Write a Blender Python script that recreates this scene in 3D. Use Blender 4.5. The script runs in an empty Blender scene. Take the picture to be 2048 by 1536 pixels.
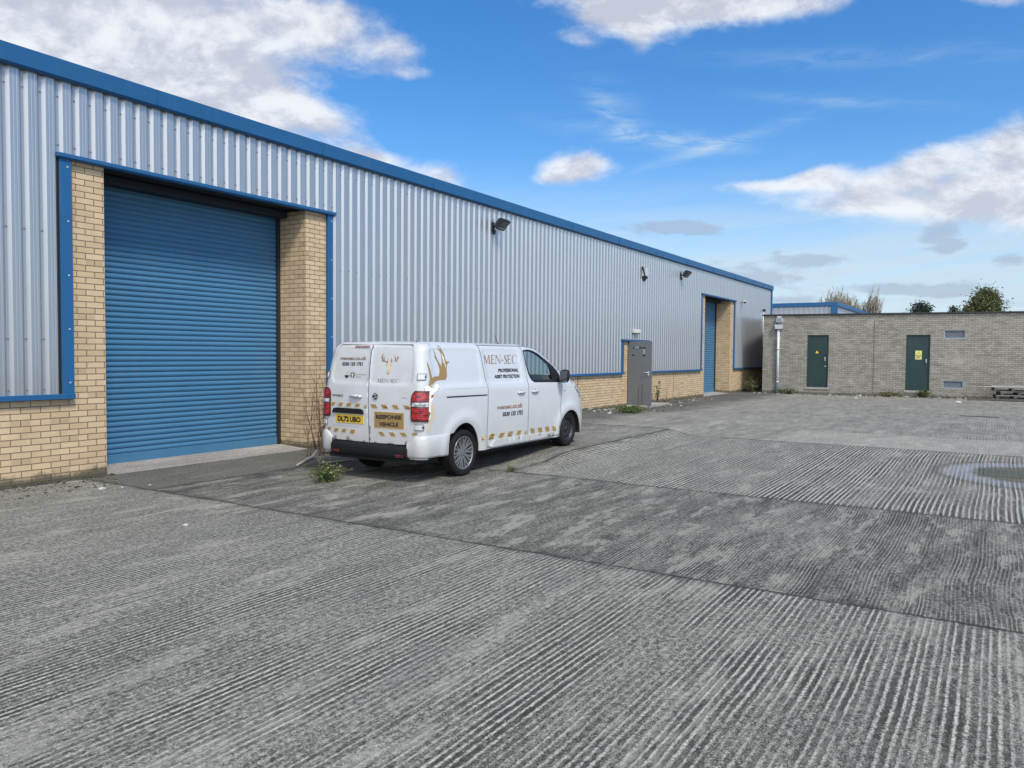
import bpy, bmesh, math, random
from mathutils import Vector, Matrix
from mathutils.geometry import delaunay_2d_cdt
sin,cos,pi=math.sin,math.cos,math.pi
SC=bpy.context.scene
COL=SC.collection
# ------------------------------------------------------------------ camera
cam_d=bpy.data.cameras.new('camera'); cam=bpy.data.objects.new('camera',cam_d); COL.objects.link(cam)
F,YAW,PIT,ROLL=1560.,.5565,-.0391,.0086
fw=Vector((cos(PIT)*cos(YAW),cos(PIT)*sin(YAW),sin(PIT))); rt=Vector((sin(YAW),-cos(YAW),0)); up=rt.cross(fw)
r2=rt*cos(ROLL)+up*sin(ROLL); u2=-rt*sin(ROLL)+up*cos(ROLL)
cam.matrix_world=Matrix(((r2.x,u2.x,-fw.x,0),(r2.y,u2.y,-fw.y,0),(r2.z,u2.z,-fw.z,1.6),(0,0,0,1)))
cam_d.sensor_width=36; cam_d.sensor_fit='HORIZONTAL'; cam_d.lens=F/2048*36
cam_d.clip_start=.05; cam_d.clip_end=3000
SC.camera=cam
# ------------------------------------------------------------------ exposure
vs=SC.view_settings
vs.view_transform='Standard'; vs.look='None'; vs.exposure=0.5; vs.gamma=1; vs.use_curve_mapping=False
# ------------------------------------------------------------------ node helper
class NT:
    def __init__(s,tree): s.t=tree; s.N=tree.nodes; s.L=tree.links
    def n(s,typ,**kw):
        nd=s.N.new(typ)
        for k,v in kw.items(): setattr(nd,k,v)
        return nd
    def put(s,sock,v):
        if isinstance(v,bpy.types.NodeSocket): s.L.new(v,sock)
        elif v is not None:
            try: sock.default_value=v
            except Exception:
                sock.default_value=(*v,1) if len(v)==3 else v
    def m(s,op,a,b=None,c=None,clamp=False):
        nd=s.n('ShaderNodeMath',operation=op); nd.use_clamp=clamp
        s.put(nd.inputs[0],a)
        if b is not None: s.put(nd.inputs[1],b)
        if c is not None: s.put(nd.inputs[2],c)
        return nd.outputs[0]
    def add(s,a,b): return s.m('ADD',a,b)
    def mul(s,a,b): return s.m('MULTIPLY',a,b)
    def sub(s,a,b): return s.m('SUBTRACT',a,b)
    def sst(s,x,a,b,lo=0.,hi=1.):
        nd=s.n('ShaderNodeMapRange',interpolation_type='SMOOTHSTEP')
        s.put(nd.inputs[0],x)
        for i,v in enumerate((a,b,lo,hi)): s.put(nd.inputs[1+i],v)
        return nd.outputs[0]
    def mix(s,f,a,b,blend='MIX'):
        nd=s.n('ShaderNodeMix',data_type='RGBA',blend_type=blend)
        s.put(nd.inputs[0],f); s.put(nd.inputs[6],a); s.put(nd.inputs[7],b)
        return nd.outputs[2]
    def xyz(s,x,y,z=0.):
        nd=s.n('ShaderNodeCombineXYZ')
        for i,v in enumerate((x,y,z)): s.put(nd.inputs[i],v)
        return nd.outputs[0]
    def sep(s,v):
        nd=s.n('ShaderNodeSeparateXYZ'); s.put(nd.inputs[0],v); return nd.outputs[0],nd.outputs[1],nd.outputs[2]
    def noise(s,vec,scale=1.,detail=2.,rough=.5,dist=0.,out=0):
        nd=s.n('ShaderNodeTexNoise'); s.put(nd.inputs['Vector'],vec); s.put(nd.inputs['Scale'],scale)
        s.put(nd.inputs['Detail'],detail); s.put(nd.inputs['Roughness'],rough); s.put(nd.inputs['Distortion'],dist)
        return nd.outputs[out]
    def ramp(s,f,pts):
        nd=s.n('ShaderNodeValToRGB'); s.put(nd.inputs[0],f); e=nd.color_ramp.elements
        while len(e)<len(pts): e.new(.5)
        for el,(p,c) in zip(e,pts): el.position=p; el.color=(*c,1) if len(c)==3 else c
        return nd.outputs[0]
    def pos(s): return s.n('ShaderNodeNewGeometry').outputs['Position']
    def obj(s): return s.n('ShaderNodeTexCoord').outputs['Object']
def material(name):
    m=bpy.data.materials.new(name); m.use_nodes=True; m.node_tree.nodes.clear()
    return m,NT(m.node_tree)
def finish(nt,col,rough=.6,metal=0.,height=None,bstr=.3,bdist=.01,spec=.5,coat=0.,normal=None):
    b=nt.n('ShaderNodeBsdfPrincipled'); o=nt.n('ShaderNodeOutputMaterial')
    nt.put(b.inputs['Base Color'],col); nt.put(b.inputs['Roughness'],rough); nt.put(b.inputs['Metallic'],metal)
    nt.put(b.inputs['Specular IOR Level'],spec)
    if coat: nt.put(b.inputs['Coat Weight'],coat); nt.put(b.inputs['Coat Roughness'],.08)
    if height is not None:
        bp=nt.n('ShaderNodeBump'); nt.put(bp.inputs['Strength'],bstr); nt.put(bp.inputs['Distance'],bdist); nt.put(bp.inputs['Height'],height)
        nt.L.new(bp.outputs[0],b.inputs['Normal'])
    nt.L.new(b.outputs[0],o.inputs[0]); return b
# ------------------------------------------------------------------ world: sky with clouds
SUN_AZ=math.atan2(-.89,-.45); SUN_EL=math.radians(51)
wd=bpy.data.worlds.new('World'); SC.world=wd; wd.use_nodes=True; wd.node_tree.nodes.clear()
W=NT(wd.node_tree)
sky=W.n('ShaderNodeTexSky',sky_type='NISHITA'); sky.sun_disc=False; sky.sun_elevation=SUN_EL
sky.sun_rotation=(pi/2-SUN_AZ)%(2*pi); sky.air_density=1.; sky.dust_density=.6; sky.ozone_density=2.2; sky.altitude=0
D=W.n('ShaderNodeTexCoord').outputs['Generated']
dx,dy,dz=W.sep(D)
AZ=W.m('ARCTAN2',dy,dx); EL=W.m('ARCSINE',dz)
nbig=W.noise(W.xyz(dx,dy,W.mul(dz,1.9)),5.5,9.,.62,.25)
nmid=W.noise(W.xyz(W.add(dx,3.),dy,W.mul(dz,1.7)),11.,7.,.6,.2)
def blobs(lst):
    tot=None
    for (a,e,ra,re,rot,amp) in lst:
        da=W.sub(AZ,a); de=W.sub(EL,e); c,s_=cos(rot),sin(rot)
        p=W.add(W.mul(da,c/ra),W.mul(de,s_/ra)); q=W.add(W.mul(da,-s_/re),W.mul(de,c/re))
        g=W.mul(W.m('EXPONENT',W.mul(W.add(W.mul(p,p),W.mul(q,q)),-1.)),amp)
        tot=g if tot is None else W.add(tot,g)
    return tot
# (azimuth, elevation, radius along, radius across, tilt, amount); azimuth 0 runs along the warehouse wall
CUM=[(1.077, 0.336, 0.198, 0.08, 2.923, 1.15), (0.919, 0.304, 0.134, 0.069, -2.805, 1.0), (1.107, 0.243, 0.126, 0.06, 3.042, 0.9), (0.816, 0.285, 0.078, 0.019, -2.819, 0.62), (0.734, 0.237, 0.042, 0.014, -2.958, 0.95), (0.647, 0.22, 0.031, 0.016, -3.049, 0.8), (0.762, 0.354, 0.072, 0.033, -3.039, 0.6), (0.697, 0.361, 0.045, 0.021, -3.133, 0.58), (0.798, 0.391, 0.084, 0.025, 3.058, 0.7), (0.679, 0.335, 0.039, 0.01, 3.142, 0.45), (0.425, 0.4, 0.084, 0.026, -2.976, 1.0), (0.328, 0.401, 0.126, 0.021, -3.058, 0.9), (0.229, 0.396, 0.094, 0.013, -3.051, 0.62), (0.481, 0.375, 0.045, 0.012, -2.908, 0.6), (0.397, 0.367, 0.016, 0.019, -2.731, 0.5), (0.009, 0.367, 0.041, 0.009, -2.923, 0.65), (0.465, 0.233, 0.047, 0.019, 3.142, 1.05), (0.507, 0.219, 0.036, 0.011, 3.142, 0.5), (0.253, 0.203, 0.066, 0.009, -3.101, 0.85), (0.194, 0.212, 0.036, 0.013, 2.979, 0.85), (0.134, 0.193, 0.06, 0.025, -3.042, 0.9), (0.066, 0.218, 0.055, 0.021, 2.963, 0.95), (0.019, 0.175, 0.076, 0.032, 3.02, 1.0), (-0.011, 0.226, 0.034, 0.03, 2.681, 1.05), (0.185, 0.177, 0.121, 0.012, -3.021, 0.5), (-0.051, 0.153, 0.064, 0.039, 3.142, 0.95)]+[(1.35,.30,.35,.2,0,1.1),(3.0,.40,1.0,.55,0,1.2),(-2.7,.45,.9,.55,0,1.2)]
SCUD=[(0.329, 0.154, 0.066, 0.011, -3.058, 1), (0.269, 0.098, 0.078, 0.02, 3.142, 1.1), (0.184, 0.114, 0.047, 0.009, -3.051, 0.9), (0.059, 0.14, 0.035, 0.015, 2.792, 1), (0.046, 0.121, 0.023, 0.011, 2.768, 0.8), (0.113, 0.077, 0.06, 0.008, -3.042, 1), (0.045, 0.077, 0.045, 0.01, 3.142, 1), (0.21, 0.067, 0.049, 0.008, 3.142, 0.9), (-0.004, 0.105, 0.027, 0.011, 3.142, 0.9), (0.384, 0.158, 0.048, 0.012, 3.142, 0.6), (-0.019, 0.057, 0.027, 0.007, -3.031, 0.9)]
nup=W.noise(W.xyz(dx,dy,W.mul(W.add(dz,.018),1.9)),5.5,9.,.62,.25)
nfin=W.noise(W.xyz(dx,dy,W.mul(dz,1.6)),26.,8.,.66,.3)
base=blobs(CUM)
dens=W.add(base,W.add(W.mul(W.sub(nbig,.5),1.9),W.mul(W.sub(nfin,.5),.62)))
mask=W.mul(W.sst(dens,.28,1.12),W.sst(base,.05,.24))
WISP=[(.368,.262,.11,.010,.16,.8),(.30,.252,.10,.007,-.25,.6),(.435,.29,.03,.012,.8,.5),(.17,.29,.10,.006,.15,.4),(.30,.155,.2,.012,-.2,.7),(.22,.145,.22,.016,-.1,.7),(.43,.30,.05,.02,.6,.35),(.12,.33,.2,.01,.1,.3)]
nw=W.noise(W.xyz(W.mul(AZ,14.),W.mul(EL,60.),0.),1.,8.,.66,.6)
wisp=W.mul(blobs(WISP),W.sst(nw,.34,.66))
# thin pale streaky veil low over the horizon with small grey scud
streak=W.noise(W.xyz(W.mul(AZ,4.),W.add(W.mul(EL,34.),W.mul(AZ,3.)),2.),1.,8.,.64,.6)
veil=W.mul(W.sst(EL,.07,.25,1.,0.),W.sst(streak,.36,.60,.55,1.))
scud=W.sst(W.add(blobs(SCUD),W.add(W.mul(W.sub(W.noise(W.xyz(W.mul(AZ,20.),W.mul(EL,52.),5.),1.,8.,.62,.3),.5),2.3),-.0)),.45,.95)
scud=W.mul(scud,W.sst(blobs(SCUD),.06,.4))
sunv=Vector((cos(SUN_AZ)*cos(SUN_EL),sin(SUN_AZ)*cos(SUN_EL),sin(SUN_EL)))
vd=W.n('ShaderNodeVectorMath',operation='DOT_PRODUCT'); W.put(vd.inputs[0],D); vd.inputs[1].default_value=sunv
glow=W.m('POWER',W.m('MAXIMUM',vd.outputs['Value'],0.),3.)
west=W.sst(dx,.2,-.75)
lit=W.sst(W.add(W.add(nmid,W.mul(W.sub(nbig,nup),2.6)),W.add(W.mul(W.sub(nfin,.5),.35),W.mul(W.sst(dens,.5,1.3),-.12))),.18,.70)
ccol=W.mix(lit,(.415,.435,.505,1),(.64,.66,.69,1))
gain=W.add(1.,W.add(W.mul(glow,1.6),W.mul(west,1.25)))
bgS=W.n('ShaderNodeBackground'); bgS.inputs[1].default_value=.122
sat=W.n('ShaderNodeHueSaturation'); W.put(sat.inputs['Color'],sky.outputs[0]); sat.inputs['Saturation'].default_value=1.36; sat.inputs['Value'].default_value=1.0
W.put(bgS.inputs[0],W.mix(1.,sat.outputs[0],(.92,.955,1.03,1),'MULTIPLY'))
bgC=W.n('ShaderNodeBackground'); W.put(bgC.inputs[0],ccol); W.put(bgC.inputs[1],gain)
bgV=W.n('ShaderNodeBackground'); bgV.inputs[0].default_value=(.43,.53,.62,1); W.put(bgV.inputs[1],W.add(1.,W.add(W.mul(glow,1.),W.mul(west,1.6))))
bgG=W.n('ShaderNodeBackground'); bgG.inputs[0].default_value=(.265,.315,.41,1); bgG.inputs[1].default_value=1.
def mixS(f,a,b):
    nd=W.n('ShaderNodeMixShader'); W.put(nd.inputs[0],f); W.L.new(a.outputs[0],nd.inputs[1]); W.L.new(b.outputs[0],nd.inputs[2]); return nd
side=W.add(W.add(W.sst(AZ,-.30,-.04),W.sst(AZ,-1.5,-1.9)),.18); side=W.m('MINIMUM',side,1.)
s1=mixS(W.m('MAXIMUM',W.mul(veil,side),W.mul(wisp,.65)),bgS,bgV); s2=mixS(W.mul(scud,.55),s1,bgG); s3=mixS(W.mul(mask,.95),s2,bgC)
wo=W.n('ShaderNodeOutputWorld'); W.L.new(s3.outputs[0],wo.inputs[0])
# ------------------------------------------------------------------ sun (hazy)
sd=bpy.data.lights.new('sun','SUN'); sd.energy=2.6; sd.angle=math.radians(12); sd.color=(1,.94,.83)
so=bpy.data.objects.new('sun',sd); COL.objects.link(so); so.location=(0,-20,30)
so.rotation_euler=(-sunv).to_track_quat('-Z','Y').to_euler()
# ------------------------------------------------------------------ mesh helpers
class MB:
    def __init__(s): s.v=[]; s.f=[]; s.mi=[]; s.sm=[]
    def add(s,vs,fs,mi=0,smooth=False):
        o=len(s.v); s.v+= [tuple(v) for v in vs]
        for f in fs: s.f.append([i+o for i in f]); s.mi.append(mi); s.sm.append(smooth)
    def box(s,x0,x1,y0,y1,z0,z1,mi=0):
        s.add([(x0,y0,z0),(x1,y0,z0),(x1,y1,z0),(x0,y1,z0),(x0,y0,z1),(x1,y0,z1),(x1,y1,z1),(x0,y1,z1)],
              [(0,3,2,1),(4,5,6,7),(0,1,5,4),(1,2,6,5),(2,3,7,6),(3,0,4,7)],mi)
    def obox(s,c,ax,ay,az,mi=0):
        c,ax,ay,az=map(Vector,(c,ax,ay,az)); P=[]
        for k in (-1,1):
            for (i,j) in ((-1,-1),(1,-1),(1,1),(-1,1)): P.append(c+ax*i+ay*j+az*k)
        s.add(P,[(0,3,2,1),(4,5,6,7),(0,1,5,4),(1,2,6,5),(2,3,7,6),(3,0,4,7)],mi)
    def bbox(s,x0,x1,y0,y1,z0,z1,b=.004,mi=0):
        # box with chamfered edges
        bm=bmesh.new(); bmesh.ops.create_cube(bm,size=1)
        for v in bm.verts: v.co=Vector((x0+(v.co.x+.5)*(x1-x0),y0+(v.co.y+.5)*(y1-y0),z0+(v.co.z+.5)*(z1-z0)))
        bmesh.ops.bevel(bm,geom=bm.edges[:],offset=b,segments=2,affect='EDGES',profile=.5)
        bm.verts.index_update(); s.add([v.co[:] for v in bm.verts],[[v.index for v in f.verts] for f in bm.faces],mi); bm.free()
    def tube(s,pts,rad,n=8,mi=0,cap=True):
        pts=[Vector(p) for p in pts]; R=rad if isinstance(rad,(list,tuple)) else [rad]*len(pts)
        rings=[]; ref=None
        for i,p in enumerate(pts):
            d=(pts[min(i+1,len(pts)-1)]-pts[max(i-1,0)]).normalized()
            if ref is None: ref=Vector((0,0,1)) if abs(d.z)<.9 else Vector((1,0,0))
            a=d.cross(ref).normalized(); b=a.cross(d); ref=b if b.length>.1 else ref
            rings.append([p+(a*cos(2*pi*k/n)+b*sin(2*pi*k/n))*R[i] for k in range(n)])
        vs=[v for r in rings for v in r]; fs=[]
        for i in range(len(pts)-1):
            for k in range(n): fs.append((i*n+k,i*n+(k+1)%n,(i+1)*n+(k+1)%n,(i+1)*n+k))
        if cap: fs+= [tuple(range(n))[::-1],tuple((len(pts)-1)*n+k for k in range(n))]
        s.add(vs,fs,mi,True)
    def lathe(s,prof,n=32,c=(0,0,0),axis='y',mi=0,smooth=True):
        vs=[]; fs=[]
        for (r,h) in prof:
            for k in range(n):
                a=2*pi*k/n
                if axis=='y': vs.append((c[0]+r*cos(a),c[1]+h,c[2]+r*sin(a)))
                else: vs.append((c[0]+r*cos(a),c[1]+r*sin(a),c[2]+h))
        for i in range(len(prof)-1):
            for k in range(n): fs.append((i*n+k,(i+1)*n+k,(i+1)*n+(k+1)%n,i*n+(k+1)%n))
        s.add(vs,fs,mi,smooth)
    def build(s,name,mats,parent=None,loc=None,fix=True):
        me=bpy.data.meshes.new(name); me.from_pydata(s.v,[],s.f)
        for m in (mats if isinstance(mats,(list,tuple)) else [mats]): me.materials.append(m)
        for p,mi,sm in zip(me.polygons,s.mi,s.sm): p.material_index=mi; p.use_smooth=sm
        if fix:
            bm=bmesh.new(); bm.from_mesh(me); bmesh.ops.recalc_face_normals(bm,faces=bm.faces[:]); bm.to_mesh(me); bm.free()
        me.update(); o=bpy.data.objects.new(name,me); COL.objects.link(o)
        if parent: o.parent=parent
        if loc: o.location=loc
        return o
def tag(o,label=None,cat=None,group=None,kind=None):
    if label: o['label']=label
    if cat: o['category']=cat
    if group: o['group']=group
    if kind: o['kind']=kind
    return o
def thing(name,label,cat,loc=(0,0,0),rotz=0.,group=None):
    o=bpy.data.objects.new(name,None); COL.objects.link(o); o.location=loc; o.rotation_euler=(0,0,rotz); o.empty_display_size=.2
    return tag(o,label,cat,group)
def dup(root,loc,label,rotz=None):
    def cp(o,par):
        c=o.copy(); COL.objects.link(c)
        if par: c.parent=par
        for ch in o.children: cp(ch,c)
        return c
    r=cp(root,None); r.location=loc
    if rotz is not None: r.rotation_euler=(0,0,rotz)
    r['label']=label; return r
# ------------------------------------------------------------------ materials
def plain(name,col,rough=.5,metal=0.,var=.08,scale=6.,spec=.5,coat=0.,bump=0.):
    m,n=material(name); P=n.obj()
    f=n.noise(P,scale,5.,.6)
    c=n.mix(f,tuple(x*(1-var) for x in col),tuple(min(1,x*(1+var)) for x in col))
    rr=n.add(rough-.06,n.mul(n.noise(P,scale*2.3,3.),.12))
    finish(n,c,rr,metal,height=n.noise(P,60.,3.) if bump else None,bstr=bump,bdist=.004,spec=spec,coat=coat); return m
def brick_mat(name,c1,c2,mort,row=.075,bw=.225,off=0.,zoff=0.,msz=.0062,odd=.05,dirt=(.09,.08,.06),kind='buff',local=False,darkmort=1.):
    m,n=material(name); P=n.obj() if local else n.pos()
    x,y,z=n.sep(P)
    nx,ny,nz=n.sep(n.n('ShaderNodeTexCoord').outputs['Normal'] if local else n.n('ShaderNodeNewGeometry').outputs['True Normal'])
    side=n.m('GREATER_THAN',n.m('ABSOLUTE',nx),.5)
    u=n.add(n.add(n.mul(x,n.sub(1.,side)),n.mul(n.add(y,.04),side)),off)
    # slightly uneven courses
    wob=n.mul(n.sub(n.noise(P,2.2,2.),.5),.006)
    v=n.add(n.add(z,zoff),wob)
    b=n.n('ShaderNodeTexBrick'); b.offset=.5; b.squash=1.
    n.put(b.inputs['Vector'],n.xyz(u,v,0.)); n.put(b.inputs['Scale'],1.)
    b.inputs['Color1'].default_value=(0,0,0,1); b.inputs['Color2'].default_value=(1,1,1,1); b.inputs['Mortar'].default_value=(.5,.5,.5,1)
    n.put(b.inputs['Mortar Size'],msz); n.put(b.inputs['Mortar Smooth'],.25); n.put(b.inputs['Bias'],0.); n.put(b.inputs['Brick Width'],bw); n.put(b.inputs['Row Height'],row)
    per=n.m('MULTIPLY',n.sep(b.outputs['Color'])[0],1.)
    body=n.mix(per,c1,c2)
    # the odd darker brick, blotches and fine grain
    wn=n.n('ShaderNodeTexWhiteNoise'); wn.noise_dimensions='2D'
    rowi=n.m('FLOOR',n.m('DIVIDE',v,row)); sh=n.mul(n.m('MODULO',rowi,2.),.5)
    n.put(wn.inputs['Vector'],n.xyz(n.m('FLOOR',n.add(n.m('DIVIDE',u,bw),sh)),rowi,0.))
    oddm=n.mul(n.m('LESS_THAN',wn.outputs[0],odd),.42)
    body=n.mix(oddm,body,tuple(x*.62 for x in c1))
    body=n.mix(n.sst(n.noise(P,3.,5.,.65),.45,.75,0.,.35),body,tuple(x*.68 for x in c1))
    body=n.mix(n.sst(n.noise(P,90.,3.,.7),.55,.8,0.,.4),body,tuple(x*.55 for x in c1))
    mcol=n.mix(n.noise(P,14.,4.),tuple(x*.7 for x in mort),mort)
    c=n.mix(b.outputs['Fac'],body,mcol)
    # moss and splash dirt just above the ground
    g=n.mul(n.sst(n.add(z,n.mul(n.noise(P,7.,5.,.7),-.22)),-.06,.03,1.,0.),.85)
    c=n.mix(g,c,dirt)
    if kind=='grey':
        # lime bloom and soot runs
        run=n.sst(n.noise(n.xyz(n.mul(u,2.6),n.mul(z,.55),3.),1.,5.,.6),.56,.74,0.,.5)
        c=n.mix(run,c,(.13,.12,.105,1))
        c=n.mix(n.sst(n.noise(n.xyz(n.mul(u,.9),n.mul(z,1.1),9.),1.,5.,.6),.55,.75,0.,.35),c,(.46,.45,.41,1))
    else:
        c=n.mix(n.sst(n.noise(n.xyz(n.mul(u,1.4),n.mul(z,.8),3.),1.,4.,.6),.58,.76,0.,.3),c,(.30,.205,.13,1))
    h=n.add(n.mul(b.outputs['Fac'],-1.),n.mul(n.noise(P,70.,3.),.25))
    finish(n,c,.88,0.,h,.6,.006,spec=.25); return m
# ------------------------------------------------------------------ ground
def concrete(name,spacing,strength,wave,dark,mid,light,blotch=.5,joints=(),ring=False,warm=(1,.965,.81),grime=False,fleck=.5,seed=0.,bump=.75,rowband=1.,streak=.8,film=.45,film_t=(.52,.60)):
    m,n=material(name); P=n.pos(); x,y,z=n.sep(P)
    q=n.xyz(n.add(x,seed*3.1),n.add(y,seed*7.7),0.)
    wp=n.add(n.mul(n.sub(n.noise(n.xyz(n.mul(x,1.),n.mul(y,.35),seed),.42,1.5),.5),wave),n.mul(n.sub(n.noise(q,3.2,3.,.6),.5),.014+wave*.012))
    v=n.m('DIVIDE',n.add(y,wp),spacing)
    v=n.add(v,n.mul(n.sub(n.noise(n.xyz(n.mul(v,.37),seed,n.mul(x,.05)),1.,2.),.5),1.1))
    fr=n.m('FRACT',n.add(v,200.))
    tri=n.mul(n.m('ABSOLUTE',n.sub(fr,.5)),2.)
    ridge=n.sst(n.add(tri,n.add(n.mul(n.sub(n.noise(q,23.,5.,.75),.5),1.3),n.mul(n.sub(n.noise(q,85.,3.,.7),.5),1.1))),.38,.84)
    wn=n.n('ShaderNodeTexWhiteNoise'); wn.noise_dimensions='1D'; n.put(wn.inputs['W'],n.m('FLOOR',n.add(v,200.5)))
    band=n.sst(n.noise(n.xyz(n.mul(x,.13),n.mul(v,.07*rowband),seed),1.,5.,.7),.36,.60)
    patch=n.sst(n.noise(n.xyz(n.mul(x,.8),n.mul(y,1.7),seed+4.),1.,6.,.68),.36,.62)
    S=n.mul(n.mul(n.add(.40,n.mul(wn.outputs[0],.60)),n.add(.34,n.mul(band,.66))),n.add(.20,n.mul(patch,.80)))
    S=n.mul(S,strength)
    g1=n.noise(q,95.,4.,.75); g2=n.noise(q,28.,4.,.7); g3=n.noise(q,260.,2.,.6)
    grain=n.add(n.mul(n.sub(g1,.5),1.5),n.add(n.mul(n.sub(g2,.5),1.1),n.mul(n.sub(g3,.5),1.1)))
    wl=(light*1.27,light*1.25,light*1.06,1)
    tone=n.add(.5,n.mul(grain,2.1))
    tone=n.add(tone,n.mul(n.sub(n.noise(n.xyz(n.mul(x,1.1),n.add(n.mul(y,5.),n.mul(wp,5.)),seed+3.),1.,9.,.78),.5),streak))
    tone=n.add(tone,n.mul(n.sub(n.noise(n.xyz(n.mul(x,.5),n.mul(y,.9),seed+2.),1.,9.,.78),.5),blotch*1.7))
    w3=lambda a:(a*warm[0],a*warm[1],a*warm[2],1)
    c=n.ramp(tone,[(.12,w3(dark)[:3]),(.5,w3(mid)[:3]),(.88,w3(light)[:3])])
    # worn pale ridge tops, dirt lying in the troughs
    trough=n.m('MINIMUM',n.mul(n.mul(n.sub(1.,ridge),S),.62),.8)
    c=n.mix(trough,c,w3(dark*.72))
    top=n.mul(n.mul(ridge,S),n.sst(n.noise(q,55.,4.,.75),.40,.60,.12,1.))
    c=n.mix(n.m('MINIMUM',n.mul(top,.95),.92),c,wl)
    # pale chips and dark aggregate
    vo=n.n('ShaderNodeTexVoronoi'); n.put(vo.inputs['Vector'],q); n.put(vo.inputs['Scale'],42.)
    vc=n.sep(vo.outputs['Color'])[0]
    chip=n.mul(n.m('LESS_THAN',vo.outputs['Distance'],.22),n.m('GREATER_THAN',vc,.80))
    c=n.mix(n.mul(chip,fleck),c,w3(min(.75,light*1.35)))
    hole=n.mul(n.m('LESS_THAN',vo.outputs['Distance'],.26),n.m('LESS_THAN',vc,.17))
    c=n.mix(n.mul(hole,fleck*1.1),c,w3(dark*.45))
    # faint violet tar film
    c=n.mix(n.sst(n.noise(n.xyz(n.mul(x,.8),n.mul(y,1.3),seed+8.),1.,4.,.6),.56,.72,0.,.25),c,(.135,.128,.130,1))
    # pale worn film, laitance
    c=n.mix(n.sst(n.noise(n.xyz(n.mul(x,.9),n.add(n.mul(y,3.2),n.mul(wp,3.)),seed+11.),1.,10.,.80),film_t[0],film_t[1],0.,film),c,w3(light*.98))
    h=n.add(n.mul(n.mul(ridge,S),.8),n.mul(grain,.30))
    if grime:
        d=n.add(y,n.mul(n.sub(n.noise(q,1.3,6.,.65),.5),2.2))
        c=n.mix(n.sst(d,6.9,8.3,0.,.78),c,(.066,.063,.057,1))
        arc=n.m('ABSOLUTE',n.sub(n.m('SQRT',n.add(n.m('POWER',n.sub(x,27.),2.),n.m('POWER',n.sub(y,-3.),2.))),8.6))
        c=n.mix(n.mul(n.sst(n.add(arc,n.mul(n.noise(q,2.,4.),.3)),.12,.36,1.,0.),n.mul(n.sst(n.noise(q,.7,3.),.4,.6),.45)),c,(.10,.098,.095,1))
        arc2=n.m('ABSOLUTE',n.sub(n.m('SQRT',n.add(n.m('POWER',n.sub(x,26.),2.),n.m('POWER',n.sub(y,-4.),2.))),7.3))
        c=n.mix(n.mul(n.sst(n.add(arc2,n.mul(n.noise(q,2.,4.),.3)),.12,.36,1.,0.),.3),c,(.11,.108,.10,1))
    if ring:
        rr=n.m('SQRT',n.add(n.m('POWER',n.mul(n.sub(x,12.7),1/1.35),2.),n.m('POWER',n.mul(n.sub(y,-.45),1/1.12),2.)))
        rr=n.add(rr,n.mul(n.sub(n.noise(q,6.,5.,.75),.5),.26))
        pm=n.mul(n.mul(n.sst(rr,.86,1.0,1.,0.),n.sst(rr,.55,.72)),n.add(.30,n.mul(ridge,.60)))
        c=n.mix(n.mul(pm,.9),c,(.29,.32,.365,1))
        c=n.mix(n.mul(n.mul(n.sst(rr,.98,1.05),n.sst(rr,1.05,1.14,1.,0.)),.5),c,(.08,.08,.09,1))
        c=n.mix(n.mul(n.sst(rr,.55,.72,1.,0.),.85),c,n.mix(n.noise(q,9.,4.),(.075,.072,.055,1),(.15,.14,.11,1)))
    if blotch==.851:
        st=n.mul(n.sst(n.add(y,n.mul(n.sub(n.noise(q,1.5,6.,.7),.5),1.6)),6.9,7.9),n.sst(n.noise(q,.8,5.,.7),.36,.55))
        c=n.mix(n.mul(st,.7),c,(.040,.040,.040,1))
    # joints
    jn=n.mul(n.sub(n.noise(q,3.5,5.,.7),.5),.06)
    for ax,p0,wd_ in joints:
        dd=n.m('ABSOLUTE',n.add(n.sub(x if ax=='x' else y,p0),jn))
        c=n.mix(n.mul(n.sst(dd,wd_*.5,wd_*2.2,1.,0.),n.sst(n.noise(q,2.3,5.,.7),0.30,.50,.62,.95)),c,(.040,.038,.034,1))
        c=n.mix(n.mul(n.sst(dd,wd_*3,wd_*14,1.,0.),n.sst(n.noise(q,1.6,4.,.7),.42,.62,0.,.55)),c,w3(dark*.8))
        h=n.sub(h,n.mul(n.sst(dd,wd_,wd_*3.,1.,0.),1.6))
    finish(n,c,.9,0.,h,bump,.016,spec=.2); return m
JX=(('x',5.38,.010),('x',8.93,.010),('x',15.02,.010))
M_s1=concrete('concrete_ridged',.042,1.9,.05,.045,.160,.44,.50,JX,seed=1.,streak=.9,film=.40)
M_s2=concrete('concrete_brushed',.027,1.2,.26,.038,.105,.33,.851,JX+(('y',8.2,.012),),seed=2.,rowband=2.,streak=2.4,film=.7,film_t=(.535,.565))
M_s3=concrete('concrete_deep_ridged',.054,2.4,.09,.045,.155,.45,.5,JX+(('y',5.6,.011),),ring=True,seed=3.,film=.35)
M_s4=concrete('concrete_worn',.055,.7,.15,.10,.20,.38,.7,JX+(('x',21.5,.004),),grime=True,seed=5.,fleck=.25,streak=1.6)
M_s7=concrete('concrete_pale_worn',.055,.25,.2,.16,.27,.42,.6,(('x',15.02,.010),),seed=12.,fleck=.2,streak=1.,film=.5)
M_s5=concrete('concrete_streaked',.035,.9,.3,.065,.15,.34,.9,JX+(('y',5.6,.011),),grime=True,seed=6.,fleck=.3,streak=1.8)
M_s6=concrete('tarmac_apron',.05,.05,.1,.06,.105,.21,.6,(('x',5.38,.012),('x',8.93,.01),('y',8.2,.012)),seed=7.,fleck=.7)
def sm(a,b,t):
    t=max(0,min(1,(t-a)/(b-a))); return t*t*(3-2*t)
def gz(x,y): return .115*sm(9.3,11.0,x)*(1-sm(18.5,21.5,x))*sm(5.0,5.75,y)+.03*math.sin(x*.21+1)*math.sin(y*.17)*sm(14,26,x)*0
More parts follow.
